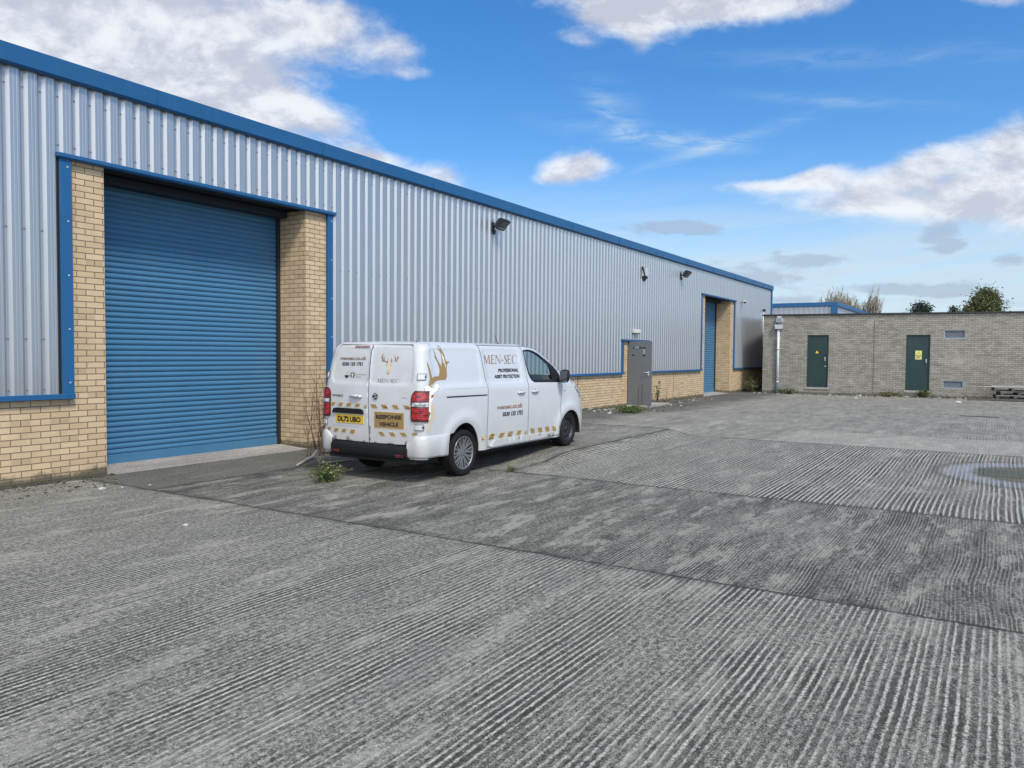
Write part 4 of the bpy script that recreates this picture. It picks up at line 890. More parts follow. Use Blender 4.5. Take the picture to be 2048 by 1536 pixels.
def serif(quad,mapf,inward,mat,parent):
    # roman capitals for the company name, drawn as thick and thin strokes with serifs
    P=[]; adv=[.0]
    def poly(pts): P.append([(adv[0]+x,y) for x,y in pts])
    def srf(x,y,w_): poly([(x-w_/2,y),(x+w_/2,y),(x+w_/2,y+.045),(x-w_/2,y+.045)])
    def M():
        adv[0]+=.02; poly([(.05,0),(.10,0),(.19,1),(.13,1)]); poly([(.12,1),(.26,1),(.52,.17),(.45,.02)]); poly([(.455,.02),(.50,.02),(.80,1),(.74,1)]); poly([(.74,1),(.88,1),(.95,0),(.81,0)])
        srf(.075,0,.20); srf(.88,0,.26); srf(.13,.955,.16); srf(.83,.955,.16); adv[0]+=1.06
    def E():
        poly([(.08,0),(.21,0),(.21,1),(.08,1)]); poly([(.21,.945),(.52,.945),(.52,.80),(.55,.80),(.55,1),(.21,1)]); poly([(.21,.49),(.46,.49),(.46,.54),(.21,.54)]); poly([(.21,.055),(.56,.055),(.60,.22),(.57,.22),(.54,.11),(.53,.0),(.21,0)][:1]+[(.53,.055),(.57,.21),(.60,.21),(.575,0),(.21,0)])
        poly([(.43,.40),(.46,.40),(.46,.49),(.43,.49)]); poly([(.43,.54),(.46,.54),(.46,.63),(.43,.63)]); srf(.09,0,.16); srf(.09,.955,.16); adv[0]+=.66
    def N():
        poly([(.08,0),(.125,0),(.125,.95),(.08,.95)]); poly([(.04,1),(.19,1),(.78,.02),(.73,-.02)]); poly([(.735,0),(.78,0),(.78,1),(.735,1)]); srf(.10,0,.20); srf(.757,.955,.20); adv[0]+=.90
    def hy(): poly([(.04,.36),(.32,.36),(.32,.46),(.04,.46)]); adv[0]+=.38
    def ring(cx,cy,rx,ry,a0,a1,w0,n=18):
        for i in range(n):
            q=[]
            for a in (a0+(a1-a0)*i/n,a0+(a1-a0)*(i+1)/n):
                t=math.radians(a); wd_=w0(a); q.append([(cx+rx*cos(t),cy+ry*sin(t)),(cx+(rx-wd_)*cos(t),cy+(ry-wd_*.5)*sin(t))])
            poly([q[0][0],q[1][0],q[1][1],q[0][1]])
    def S():
        pts=[(.44,.80),(.42,.92),(.32,.985),(.21,.965),(.14,.88),(.135,.76),(.20,.645),(.31,.54),(.41,.43),(.455,.29),(.43,.14),(.33,.04),(.21,.02),(.10,.09),(.065,.22)]
        wd_=[.035,.035,.045,.065,.10,.13,.15,.155,.15,.135,.10,.07,.05,.035,.035]
        for i in range(len(pts)-1):
            q=[]
            for j in (i,i+1):
                a=pts[max(0,j-1)]; b=pts[min(len(pts)-1,j+1)]; l=math.hypot(b[0]-a[0],b[1]-a[1]); nx_,ny_=-(b[1]-a[1])/l,(b[0]-a[0])/l; h=wd_[j]/2; p=pts[j]
                q.append([(p[0]+nx_*h,p[1]+ny_*h),(p[0]-nx_*h,p[1]-ny_*h)])
            poly([q[0][0],q[1][0],q[1][1],q[0][1]])
        poly([(.425,.72),(.455,.72),(.455,.94),(.425,.94)]); poly([(.055,.07),(.085,.07),(.085,.30),(.055,.30)]); adv[0]+=.55
    def C():
        ring(.50,.5,.44,.52,48,312,lambda a:.04+.10*max(0,-cos(math.radians(a)))**1.2,26); poly([(.76,.72),(.79,.72),(.80,.97),(.77,.97)]); adv[0]+=.84
    for f in (M,E,N,hy,S,E,C): f()
    tw=adv[0]-.04; bl,br_,tr_,tl=quad; mb=MB(); iw=Vector(inward); kk=0
    for pl in P:
        o=kk*.00003; kk+=1; Q=[]
        for (x,y) in pl:
            u=x/tw; a=[bl[i]+(br_[i]-bl[i])*u for i in (0,1)]; b=[tl[i]+(tr_[i]-tl[i])*u for i in (0,1)]
            Q.append(Vector(mapf((a[0]+(b[0]-a[0])*y,a[1]+(b[1]-a[1])*y)))-iw*o)
        nn=Vector((0,0,0))
        for i in range(len(Q)): nn+=(Q[i]-Q[0]).cross(Q[(i+1)%len(Q)]-Q[0])
        f=list(range(len(Q))); mb.add(Q,[f if nn.dot(iw)<0 else f[::-1]])
    return mb.build('company_name',mat,parent,fix=False)
IR=(0,1,0); IB=(1,0,0)
def grow(pl,k):
    cx=sum(p[0] for p in pl)/len(pl); cz=sum(p[1] for p in pl)/len(pl)
    return [(p[0]+(k if p[0]>cx else -k),p[1]+(k if p[1]>cz else -k)) for p in pl]
# ---- side doors
def side_doors(sg):
    iw=(0,-sg,0)
    mb=MB(); panel(mb,slide,mapS(sg),iw,extra=RLOOPS); sd_=mb.build('sliding_door',M_van,VAN,fix=False)
    mb=MB(); panel(mb,door,mapS(sg),iw,holes=[win],res=.045); fd=mb.build('front_door',M_van,VAN,fix=False)
    # window: black frame with its glass
    wi=[]
    cx=sum(p[0] for p in win)/len(win); cz=sum(p[1] for p in win)/len(win)
    gl=[tuple(p) for p in T['glass'][0]]
    glp=[(1.545,1.628),(1.65,1.635)]+[(p[0]-.012,p[1]-.012) for p in gl if p[1]>1.40 and p[0]>1.7]+[(2.27,1.36),(2.315,1.205),(1.765,1.205),(1.72,1.222),(1.685,1.255),(1.635,1.32),(1.575,1.445)]
    mb=MB(); panel(mb,win,mapS(sg,-.004),iw,holes=[glp],res=.04,thick=.012); wf=mb.build('window_frame',M_vblk,fd,fix=False)
    mb=MB(); panel(mb,glp,mapS(sg,-.010),iw,res=.08,thick=0); mb.build('window_glass',M_glass,wf,fix=False)
    for hn,par in ((0,sd_),(1,fd)):
        (hx0,hz),(hx1,_),(hxm,ht),_q=T['handles'][hn]; hm=(hx0+hx1)/2
        mb=MB(); f=mapS(sg,.0)
        Y=Yside(hm,1.04,False)
        for (rx,rz,dy,dz) in ((.036,.034,.002,.006),):
            n=14; c0=[(hm+rx*cos(2*pi*k/n),sg*(Y+.001),1.046+rz*sin(2*pi*k/n)) for k in range(n)]; mb.add(c0+[(hm,sg*(Y-.014),1.046)],[(k,(k+1)%n,n) for k in range(n)],1,True)
        mb.tube([(hx0+.006,sg*(Y+.004),1.040),(hx0+.03,sg*(Y+.022),1.042),(hm,sg*(Y+.028),1.043),(hx1-.03,sg*(Y+.022),1.040),(hx1-.006,sg*(Y+.004),1.037)],[.008,.014,.015,.014,.008],8)
        mb.build('door_handle',[M_van,M_seam],par,fix=False)
    mb=MB(); panel(mb,[tuple(p) for p in T['mould1'][0]],mapS(sg,.022),iw,res=.05,thick=.03); mb.build('sill_moulding',M_van,sd_,fix=False)
    mb=MB(); panel(mb,[tuple(p) for p in T['mould2'][0]],mapS(sg,.022),iw,res=.05,thick=.03); mb.build('sill_moulding',M_van,fd,fix=False)
    # wing mirror
    mb=MB(); n=12; vs=[]; fs=[]
    Y=Yside(2.45,1.2,False)
    for i in range(9):
        a=-pi/2+pi*i/8
        for k in range(n):
            b=2*pi*k/n; cc=math.copysign(abs(cos(b))**.6,cos(b)); ss=math.copysign(abs(sin(b))**.6,sin(b)); ca=cos(a)**.5 if cos(a)>1e-6 else 0
            vs.append((2.47+.055*math.copysign(abs(sin(a))**.8,sin(a))+.012*ss*ca,sg*(Y+.135+.075*cc*ca),1.255+.105*ss*ca))
    for i in range(8):
        for k in range(n): fs.append((i*n+k,i*n+(k+1)%n,(i+1)*n+(k+1)%n,(i+1)*n+k))
    mb.add(vs,fs,0,True); mb.tube([(2.47,sg*(Y-.015),1.185),(2.46,sg*(Y+.06),1.18),(2.46,sg*(Y+.10),1.19)],[.032,.028,.03],8)
    mm=mb.build('wing_mirror',M_vblk,fd)
    mb=MB(); mb.obox((2.412,sg*(Y+.137),1.255),(.003,0,0),(0,.060,0),(0,0,.085)); mb.build('mirror_glass',plain('mirror_silver',(.6,.62,.64),.05,1.),mm)
    return sd_,fd
SDR,FDR=side_doors(-1); side_doors(1)
mb=MB(); panel(mb,[(-.459,1.037),(.452,1.030),(.452,1.046),(-.459,1.055)],mapS(-1,.002,False),IR,res=.06,thick=0); mb.build('door_rail',M_vblk,VAN,fix=False)
mb=MB(); seam_=[(-.52,1.147),(.46,1.142)]
for a,b in ((1.1455,1.1475),): panel(mb,[(-.52,a),(.455,a-.004),(.455,b-.004),(-.52,b)],mapS(-1,.0012,False),IR,res=.06,thick=0)
panel(mb,[(-.522,1.147),(-.520,1.147),(-.512,1.09),(-.514,1.09)],mapS(-1,.0012,False),IR,res=.06,thick=0)
mb.build('rail_cover_line',plain('soft_seam',(.30,.31,.32),.6),B,fix=False)
mb=MB(); f=mapS(-1,.002,False); c_=f((2.679,1.02)); mb.lathe([(0,-.006),(.010,-.004),(.012,0)],10,c=c_); mb.build('wing_badge',M_navy,VAN)
# graphics on the right hand side
fS=mapS(-1,.0028); fS2=mapS(-1,.0040); fS3=mapS(-1,.0052)
decal('stag_graphic',T['face_side'],fS,IR,M_cream,VAN); decal('stag_graphic',T['ear_side'],fS2,IR,M_cream,VAN); decal('stag_graphic',T['neck_side'],fS2,IR,M_tan,VAN)
decal('stag_graphic',[[(p[0]+.010*(1 if i%2 else -1)*0+.0,p[1]) for i,p in enumerate(pl)] for pl in T['antler_side']],fS2,IR,M_gold,VAN,.02)
decal('stag_graphic',T['eye_side']+T['nose_side'],fS3,IR,plain('stag_brown',(.20,.12,.05),.5),VAN,.012)
mb=MB()
for a,b in (((-.452,1.60),(-.405,1.42)),((-.452,1.60),(-.44,1.47))): panel(mb,[(a[0],a[1]),(a[0]+.006,a[1]),((a[0]+b[0])/2+.014,(a[1]+b[1])/2+.02),(b[0]+.006,b[1]),(b[0]-.004,b[1]),((a[0]+b[0])/2+.004,(a[1]+b[1])/2)],fS3,IR,res=.02,thick=0)
mb.build('stag_highlight',M_cream,VAN,fix=False)
for i,pl in enumerate(T['chev_side']):
    par=VAN if i==0 or i==10 else SDR if i<6 else FDR
    if i!=10: decal('reflective_chevron',[grow(pl,.006)],fS,IR,M_golde,par,.05)
    decal('reflective_chevron',[pl],fS2,IR,M_gold,par,.05)
serif(T['txt_sms'][0],fS,IR,M_brown,SDR)
textmesh(['PROFESSIONAL','ASSET PROTECTION'],[T['txt_prof'][0],T['txt_asset'][0]],fS,IR,M_navy,SDR,bold=.045)
textmesh(['mensec.co.uk'],T['txt_surl'],fS,IR,M_brown,SDR,bold=.032)
textmesh(['0330 133 1751'],T['txt_stel'],fS,IR,M_navy,SDR,bold=.045,shear=.12)
# ---- rear doors
def rr(pts): return pts
zl=[.475,.52,.60,.8,1.0,1.15,1.25,1.35,1.45,1.55,1.60,1.64,1.67,1.688]
oute=[(w(z)-RC+.016-(.05 if z<.48 else .015 if z<.53 else 0)-max(0,(z-1.63))*.7) for z in zl]
seamy=lambda z:-.012+.045*(z-.44)/1.25
def rdoor(sg):
    if sg>0: o=[(seamy(.47)+.004,.47)]+[(a,z) for a,z in zip(oute,zl)]+[(seamy(1.6985)+.004,1.6985)]
    else: o=[(seamy(.47)-.004,.47),(seamy(1.6985)-.004,1.6985)]+[(-a,z) for a,z in list(zip(oute,zl))[::-1]]
    mb=MB(); panel(mb,o,mapR(.004),IB,res=.045,extra=RRLOOPS); return mb.build('rear_door',M_van,VAN,fix=False)
RDL,RDR=rdoor(1),rdoor(-1)
fR=mapR(.0068); fR2=mapR(.0080); fR3=mapR(.0092); fR4=mapR(.0104)
for i,pl in enumerate(T['chev_rear']+T['chev_low']):
    par=RDL if sum(p[0] for p in pl)>.35 else RDR
    if i not in (9,16): decal('reflective_chevron',[grow(pl,.006)],fR,IB,M_golde,par,.05)
    decal('reflective_chevron',[pl],fR2,IB,M_gold,par,.05)
decal('sign_panel',[[(-.090,.868),(-.568,.868),(-.568,.656),(-.090,.656)]],fR,IB,M_golde,RDR,.06); decal('sign_panel',[[(-.097,.861),(-.560,.861),(-.560,.663),(-.097,.663)]],fR2,IB,M_gold,RDR,.06)
textmesh(['RESPONSE','VEHICLE'],[T['txt_resp'][0],T['txt_veh'][0]],fR3,IB,M_black,RDR,bold=.045)
textmesh(['mensec.co.uk'],T['txt_url'],fR,IB,M_grbr,RDL,bold=.032,shear=.15)
textmesh(['0330 133 1751'],T['txt_tel'],fR,IB,M_navy,RDL,bold=.045,shear=.2)
serif(T['txt_ms'][0],fR,IB,M_grbr,RDR)
textmesh(['VIVARO'],T['txt_viv'],fR,IB,M_black,RDL,bold=.03,space=1.15)
decal('stag_emblem',T['stag_face'],fR,IB,M_golde,RDR,.02); decal('stag_emblem',T['stag_antl'],fR2,IB,M_gold,RDR,.015)
decal('stag_emblem',T['stag_nose']+[[(p[0]-.088,p[1]+.006) for p in pl] for pl in [[(-.146,1.44),(-.160,1.444),(-.163,1.432),(-.150,1.430)],[(-.203,1.443),(-.217,1.440),(-.214,1.430),(-.201,1.432)]]],fR3,IB,M_brown,RDR,.02)
decal('stag_emblem',[[(p[0]-.088,p[1]+.006) for p in [(-.150,1.365),(-.165,1.345),(-.190,1.316),(-.214,1.345),(-.224,1.365),(-.205,1.357),(-.190,1.349),(-.172,1.357)]]],fR2,IB,M_tan,RDR,.02)
def disc(c,rx,rz,n=20): return [(c[0]+rx*cos(2*pi*k/n),c[1]+rz*sin(2*pi*k/n)) for k in range(n)]
c1=(.4165,1.305); c2=(.318,1.307)
decal('round_logo',[disc(c1,.039,.038)],fR,IB,M_black,RDL); decal('round_logo',[disc(c1,.034,.033)],fR2,IB,M_cream,RDL); decal('round_logo',[[(c1[0]+.034*cos(a),c1[1]+.033*sin(a)) for a in [pi+pi*k/12 for k in range(13)]],disc((c1[0],c1[1]+.014),.010,.012,10)],fR3,IB,M_black,RDL)
decal('round_logo',[disc(c2,.039,.038)],fR,IB,M_dkgrn,RDL)
decal('round_logo',[[(c2[0]-.007,c2[1]-.036),(c2[0]+.007,c2[1]-.036),(c2[0]+.006,c2[1]-.005),(c2[0]+.022,c2[1]+.010),(c2[0]+.012,c2[1]+.013),(c2[0],c2[1]+.006),(c2[0]-.014,c2[1]+.016),(c2[0]-.022,c2[1]+.008),(c2[0]-.006,c2[1]-.006)],disc((c2[0],c2[1]+.024),.008,.007,8)],fR2,IB,M_cream,RDL)
textmesh(['Environment','Agency'],[[(.266,1.308),(.080,1.310),(.080,1.334),(.266,1.332)],[(.266,1.280),(.162,1.281),(.162,1.304),(.266,1.303)]],fR,IB,plain('grey_green_vinyl',(.25,.30,.27),.5),RDL)
decal('engine_badge',[[(-.525,1.042),(-.608,1.044),(-.608,1.054),(-.525,1.052)]],fR,IB,plain('chrome_badge',(.45,.46,.47),.3,.5),RDR)
# round maker's badge: dark disc, bright rim and wing shape
bc=(-.105,1.050); mb=MB()
for (r0,r1,o0,mi) in ((.0,.043,.011,0),(.043,.049,.014,1)):
    n=28; A=[Vector(mapR(o0,False)((bc[0]+r1*cos(2*pi*k/n),bc[1]+r1*.94*sin(2*pi*k/n)))) for k in range(n)]
    if r0==0: mb.add(A,[tuple(range(n))],mi)
    else:
        C_=[Vector(mapR(o0,False)((bc[0]+r0*cos(2*pi*k/n),bc[1]+r0*.94*sin(2*pi*k/n)))) for k in range(n)]; mb.add(A+C_,[(k,(k+1)%n,n+(k+1)%n,n+k) for k in range(n)],mi)
for pl in ([(.036,.012),(.012,.020),(-.006,.010),(-.020,.020),(-.026,.036),(-.012,.030),(.002,.026),(.016,.032),(.030,.026)],[(.030,-.020),(.006,-.012),(-.012,.002),(-.038,.002),(-.030,-.014),(-.012,-.010),(.004,-.026),(.018,-.036)]):
    A=[Vector(mapR(.0155,False)((bc[0]+x,bc[1]+z))) for x,z in pl]; mb.add(A,[tuple(range(len(A)))],1)
mb.build('round_badge',[M_navy,plain('badge_silver',(.5,.52,.54),.3,.6)],RDR,fix=False)
# rear handle
mb=MB(); hc=(.220,1.051); X0=Xrear(hc[0],hc[1],False)
n=20; A=[Vector(mapR(.0055,False)((hc[0]+.072*cos(2*pi*k/n),hc[1]+.030*sin(2*pi*k/n)))) for k in range(n)]; mb.add(A+[Vector((X0+.012,hc[0],hc[1]))],[(k,(k+1)%n,n) for k in range(n)],1,True)
mb.tube([(X0-.006,hc[0]+.108,hc[1]-.010),(X0-.024,hc[0]+.06,hc[1]-.006),(X0-.032,hc[0],hc[1]-.006),(X0-.026,hc[0]-.07,hc[1]-.010),(X0-.010,hc[0]-.105,hc[1]-.014)],[.008,.016,.020,.020,.012],10)
mb.tube([(X0-.040,hc[0]-.072,hc[1]-.010),(X0-.048,hc[0]-.072,hc[1]-.010)],.007,8,2)
mb.build('door_handle',[M_van,plain('handle_cup',(.30,.31,.32),.5),M_vblk],RDL,fix=False)
# number plate under its black hood
mb=MB(); panel(mb,[(.632,.818),(.609,.872),(.549,.884),(.140,.884),(.092,.866),(.082,.818)],mapR(.024,False),IB,res=.06,thick=.03); mb.build('plate_hood',M_vblk,RDL,fix=False)
mb=MB(); panel(mb,[(.567,.695),(.567,.800),(.086,.800),(.086,.695)],mapR(.010,False),IB,res=.08,thick=.006); NP=mb.build('number_plate',M_plate,RDL,fix=False)
textmesh(['DL72 UBO'],[[(.535,.716),(.128,.716),(.128,.779),(.535,.779)]],mapR(.0125,False),IB,M_black,NP,bold=.05,wspace=.7)
mb=MB()
for (y0,y1,z0,z1) in ((.652,.658,.67,.81),(.062,.067,.67,.81)): panel(mb,[(y0,z0),(y1,z0),(y1,z1),(y0,z1)],mapR(.0055,False),IB,res=.06,thick=0)
panel(mb,[(.63,.655),(.1,.655),(.1,.660),(.63,.660)],mapR(.0055,False),IB,res=.08,thick=0)
mb.build('plate_recess_line',plain('soft_recess',(.38,.385,.39),.6),RDL,fix=False)
# outline helper round the rear corner: s runs from the middle along the rear, round the corner and on to the side
def rp(sg,s,z,off):
    yc=w(z)-RC
    if s<=yc: return (Xrear(s,z,False)-off,sg*s,z)
    s2=s-yc
    if s2<=RC*pi/2:
        a=s2/RC; x0=xr(z)+.02*(yc/.72)**2*max(0,1-a/1.2)
        return (x0+RC-(RC+off)*cos(a),sg*(yc+(RC+off)*sin(a)),z)
    x=xr(z)+RC+(s2-RC*pi/2); return (x,sg*(Yside(x,z,False)+off),z)
def band(mb,sg,s0,s1,z0,z1,off,ns=14,nz=6,mi=0,edge=True,sfun=None):
    vs=[];fs=[]
    for j in range(nz+1):
        z=z0+(z1-z0)*j/nz
        for i in range(ns+1):
            s=s0+(s1-s0)*i/ns
            if sfun: s=sfun(i/ns,j/nz,s)
            vs.append(rp(sg,s,z,off))
    for j in range(nz):
        for i in range(ns): f=(j*(ns+1)+i,j*(ns+1)+i+1,(j+1)*(ns+1)+i+1,(j+1)*(ns+1)+i); fs.append(f)
    mb.add(vs,fs,mi,True)
    if edge:
        b=[i for i in range(ns+1)]+[(j*(ns+1)+ns) for j in range(1,nz+1)]+[nz*(ns+1)+i for i in range(ns-1,-1,-1)]+[j*(ns+1) for j in range(nz-1,0,-1)]
        P=[vs[i] for i in b]; yc=.5
        def back(p):
            c=Vector((-.6,0 if abs(p[1])<.3 else math.copysign(.6,p[1]),p[2])); d=(c-Vector(p)); d.z=0; return Vector(p)+d.normalized()*(abs(off)+.02)
        Q=[back(p) for p in P]; n=len(P); mb.add(P+Q,[(i,(i+1)%n,n+(i+1)%n,n+i) for i in range(n)],mi)
for sg in (-1,1):
    def taper(u,v,s): return s+(.05*max(0,(v-.78)/.22)**2+.012*max(0,(.06-v)/.06))*(1-u)
    mb=MB(); band(mb,sg,.672,.905,.765,1.138,.018,14,10,sfun=taper); TL=mb.build('tail_light',plain('lamp_housing',(.05,.006,.010),.3,coat=.5),VAN)
    for nm,z0,z1,m_ in (('red_lens',1.010,1.120,M_red),('red_lens',.790,.932,M_red),('reversing_lens',.946,.998,M_clear)):
        mb=MB(); band(mb,sg,.690,.895,z0,z1,.0225,12,4,edge=True,sfun=(lambda u,v,s:s+.035*max(0,(v-.5)/.5)**2*(1-u)) if z0>1 else None); mb.build(nm,m_,TL)
    # hinges
    for z0,z1 in ((.665,.725),(1.275,1.340)):
        mb=MB(); band(mb,sg,.728,.850,z0-.007,z1+.006,.006,8,3,1); band(mb,sg,.737,.838,z0,z1,.018,8,3); band(mb,sg,.822,.840,z0+.016,z1-.014,.022,2,2,1); mb.build('door_hinge',[M_van,M_black],VAN)
# rear bumper: body coloured ends, black step between
PROF=[(.02,.302),(-.030,.299),(-.050,.312),(-.056,.345),(-.056,.405),(-.050,.432),(-.030,.452),(.004,.470),(.03,.472)]
mb=MB(); vs=[];fs=[];n=21
for (o,z) in PROF:
    for k in range(n):
        y=-.632+(1.264)*k/(n-1); vs.append((Xrear(y,max(z,.3),False)+o+.012*(y/.6)**2,y,z-.006*(y/.6)**2))
for j in range(len(PROF)-1):
    for k in range(n-1): fs.append((j*n+k,j*n+k+1,(j+1)*n+k+1,(j+1)*n+k))
mb.add(vs,fs,0,True)
for e in (0,n-1): mb.add([vs[j*n+e] for j in range(len(PROF))],[tuple(range(len(PROF)))])
RB=mb.build('rear_bumper',M_vblk,VAN)
rows=[(.312,-.02),(.318,.012),(.345,.026),(.45,.030),(.54,.026),(.575,.016),(.590,.002),(.592,-.02)]
for sg in (-1,1):
    BU=MB(); ns=28; vs=[];fs=[]; s0=.622; s1=w(.45)-RC+RC*pi/2+.40
    for (z,o) in rows:
        for i in range(ns+1):
            s=s0+(s1-s0)*i/ns; zz_=z
            if s<.74 and z>.46: zz_=z-(z-.46)*.62*(1-sm(.622,.74,s))
            p=rp(sg,s,zz_,o)
            if s>s1-.3: 
                k=sm(s1-.3,s1,s); p=(p[0],p[1]-sg*k*(o-.002)*.9,p[2])
            # the side part ends along the wheel arch
            ax=-.07-.345*math.sqrt(max(0,1-((zz_-.30)/.40)**2))
            if p[0]>ax: p=(ax,p[1],p[2])
            vs.append(p)
    for j in range(len(rows)-1):
        for i in range(ns): fs.append((j*(ns+1)+i,j*(ns+1)+i+1,(j+1)*(ns+1)+i+1,(j+1)*(ns+1)+i))
    BU.add(vs,fs,0,True); BU.build('bumper_corner',M_van,RB)
for y0 in (-.59,.47):
    mb=MB(); X0=Xrear(.44,.35,False)-.056+.012*.54; mb.bbox(X0-.006,X0+.01,y0,y0+.12,.318,.352,.006); mb.build('reflector',M_dred,RB)
mb=MB(); X0=Xrear(.3,1.67,False); panel(mb,[(.328,1.660),(.336,1.673),(.328,1.686),(.086,1.686),(.078,1.673),(.086,1.660)],mapR(.010,False),IB,res=.05,thick=.01); mb.build('brake_light',M_dred,RDL,fix=False)
mb=MB(); mb.tube([(-.78,-.25,.27),(-.90,-.25,.255)],.025,12); mb.build('exhaust_pipe',M_steel,VAN)
# ---- wheels
def wheel(name,x,sg,zc,R,alloy):
    t=MB(); hw=.094; y0=-.0
    prof=[(R*.70,-hw*.86),(R*.76,-hw),(R*.90,-hw*1.02),(R*.965,-hw*.92),(R*.992,-hw*.70),(R,-hw*.35),(R,hw*.35),(R*.992,hw*.7),(R*.965,hw*.92),(R*.90,hw*1.02),(R*.76,hw),(R*.70,hw*.86)]
    t.lathe(prof,48)
    for q in (-.045,-.015,.015,.045): t.lathe([(R+.0006,q-.003),(R+.0012,q),(R+.0006,q+.003)],48,mi=1)
    for k in range(60):
        a=2*pi*k/60
        for q in (-.07,.07) if k%2 else (): t.obox(((R-.003)*cos(a),q,(R-.003)*sin(a)),(-.004*sin(a),0,.004*cos(a)),(0,.014,0),(.003*cos(a),0,.003*sin(a)))
    W_=thing(name,None,None) if False else bpy.data.objects.new('wheel',None)
    COL.objects.link(W_); W_.parent=VAN; W_.location=(x,sg*(.825-hw),zc); W_.empty_display_size=.2
    t.build('tyre',[M_tyre,M_dark],W_,fix=False)
    r=MB(); rr_=R*.715; o=sg*hw
    if alloy:
        r.lathe([(rr_,o*.84),(rr_,o*.93),(rr_*.965,o*.95),(rr_*.94,o*.86),(rr_*.93,o*.2),(rr_*.93,-o*.6)],48)
        r.lathe([(0,o*.72),(.030,o*.74),(.052,o*.70),(.075,o*.55),(.085,o*.3)],24)
        for k in range(10):
            for da in (-.12,.12):
                a=2*pi*k/10+.12; a1=a+da*.55; a2=a+da*1.35
                pts=[(.045,a1*1.0,.70),(.11,a+da*.8,.74),(.165,a+da*1.1,.80),(rr_*.965,a2,.86)]
                for (p,q) in zip(pts,pts[1:]):
                    A=Vector((p[0]*cos(p[1]),o*p[2],p[0]*sin(p[1]))); Bv=Vector((q[0]*cos(q[1]),o*q[2],q[0]*sin(q[1])))
                    d=(Bv-A); L=d.length/2+.002; d.normalize(); sd2=d.cross(Vector((0,1,0))).normalized(); r.obox((A+Bv)/2-Vector((0,o*.08,0)),d*L,sd2*.0098,Vector((0,o*.085,0)))
        for k in range(5):
            a=2*pi*k/5+.4; r.tube([(.038*cos(a),o*.72,.038*sin(a)),(.038*cos(a),o*.79,.038*sin(a))],.007,8,1)
        r.build('rim',[M_alloy,M_black],W_)
        b=MB(); b.lathe([(0,-o*.1),(rr_*.9,-o*.1)],32); b.lathe([(0,o*.1),(.12,o*.1),(.12,0)],28,mi=1); b.build('brake_disc',[M_dark,plain('brake_iron',(.10,.10,.105),.5,.5)],W_)
    else:
        r.lathe([(rr_,o*.84),(rr_,o*.93),(rr_*.95,o*.94),(rr_*.93,o*.80),(rr_*.86,o*.48),(rr_*.70,o*.46),(rr_*.62,o*.58),(rr_*.44,o*.62),(rr_*.36,o*.50),(.045,o*.50),(.038,o*.74),(0,o*.76)],48)
        for k in range(14):
            a=2*pi*k/14; c=Vector((rr_*.76*cos(a),o*.50,rr_*.76*sin(a))); r.tube([c,c+Vector((0,o*.05,0))],.014,10,1)
        for k in range(5):
            a=2*pi*k/5; c=Vector((.062*cos(a),o*.52,.062*sin(a))); r.tube([c,c+Vector((0,o*.16,0))],.009,6,0)
        r.build('rim',[M_steel,M_dark],W_)
    return W_
for sg in (-1,1):
    wheel('wheel',-.035,sg,.303,.303,True); wheel('wheel',2.85,sg,.398,.285,False)
# ---- cab: seats, dash, windscreen, lamps
for y in (-.42,.18,.50):
    cb=MB(); cb.bbox(1.62,2.02,y-.20,y+.20,.62,.78,.04); cb.bbox(1.53,1.68,y-.20,y+.20,.74,1.22,.05)
    cb.bbox(1.52,1.61,y-.11,y+.11,1.21,1.38,.03); cb.build('seat',M_cab,VAN)
cb=MB(); cb.bbox(2.30,2.80,-.70,.70,.75,1.13,.06); cb.build('dashboard',M_cab,VAN)
cb=MB(); R_=.17; cb.tube([(2.22+.06*sin(a),-.42+R_*cos(a),1.10+.15*sin(a)) for a in [2*pi*k/24 for k in range(25)]],.014,8); cb.tube([(2.4,-.42,1.02),(2.22,-.42,1.10)],.03,8); cb.build('steering_wheel',M_cab,VAN)
gw=MB(); nose(gw,1.262,1.660,14,0,-.004); gw.build('windscreen',M_glass,VAN,fix=False)
gw=MB(); nose(gw,.42,.60,4,0,.006,.80); gw.build('grille',M_vblk,VAN,fix=False)
gw=MB(); gw.bbox(xf(.5),xf(.5)+.012,-.24,.24,.50,.57,.003); gw.build('front_plate',plain('white_plate',(.7,.7,.7),.4),VAN)
for sg in (-1,1):
    gw=MB(); panel(gw,[(2.93,1.165),(3.06,1.06),(3.20,.95),(3.30,.88),(3.36,.93),(3.30,1.02),(3.15,1.14),(3.02,1.20)],mapS(sg,.006,False),(0,-sg,0),res=.04,thick=.01); gw.build('headlight',M_clear,VAN,fix=False)
gw=MB(); gw.tube([(2.03,-.0,1.74),(1.93,0.,1.885)],[.006,.003],6); gw.tube([(2.035,0,1.735),(2.02,0,1.757)],.016,8); gw.build('antenna',M_vblk,VAN)
gw=MB(); gw.bbox(-.62,-.60,-.50,-.48,1.735,1.747,.003); gw.build('roof_fixing',M_vblk,VAN)
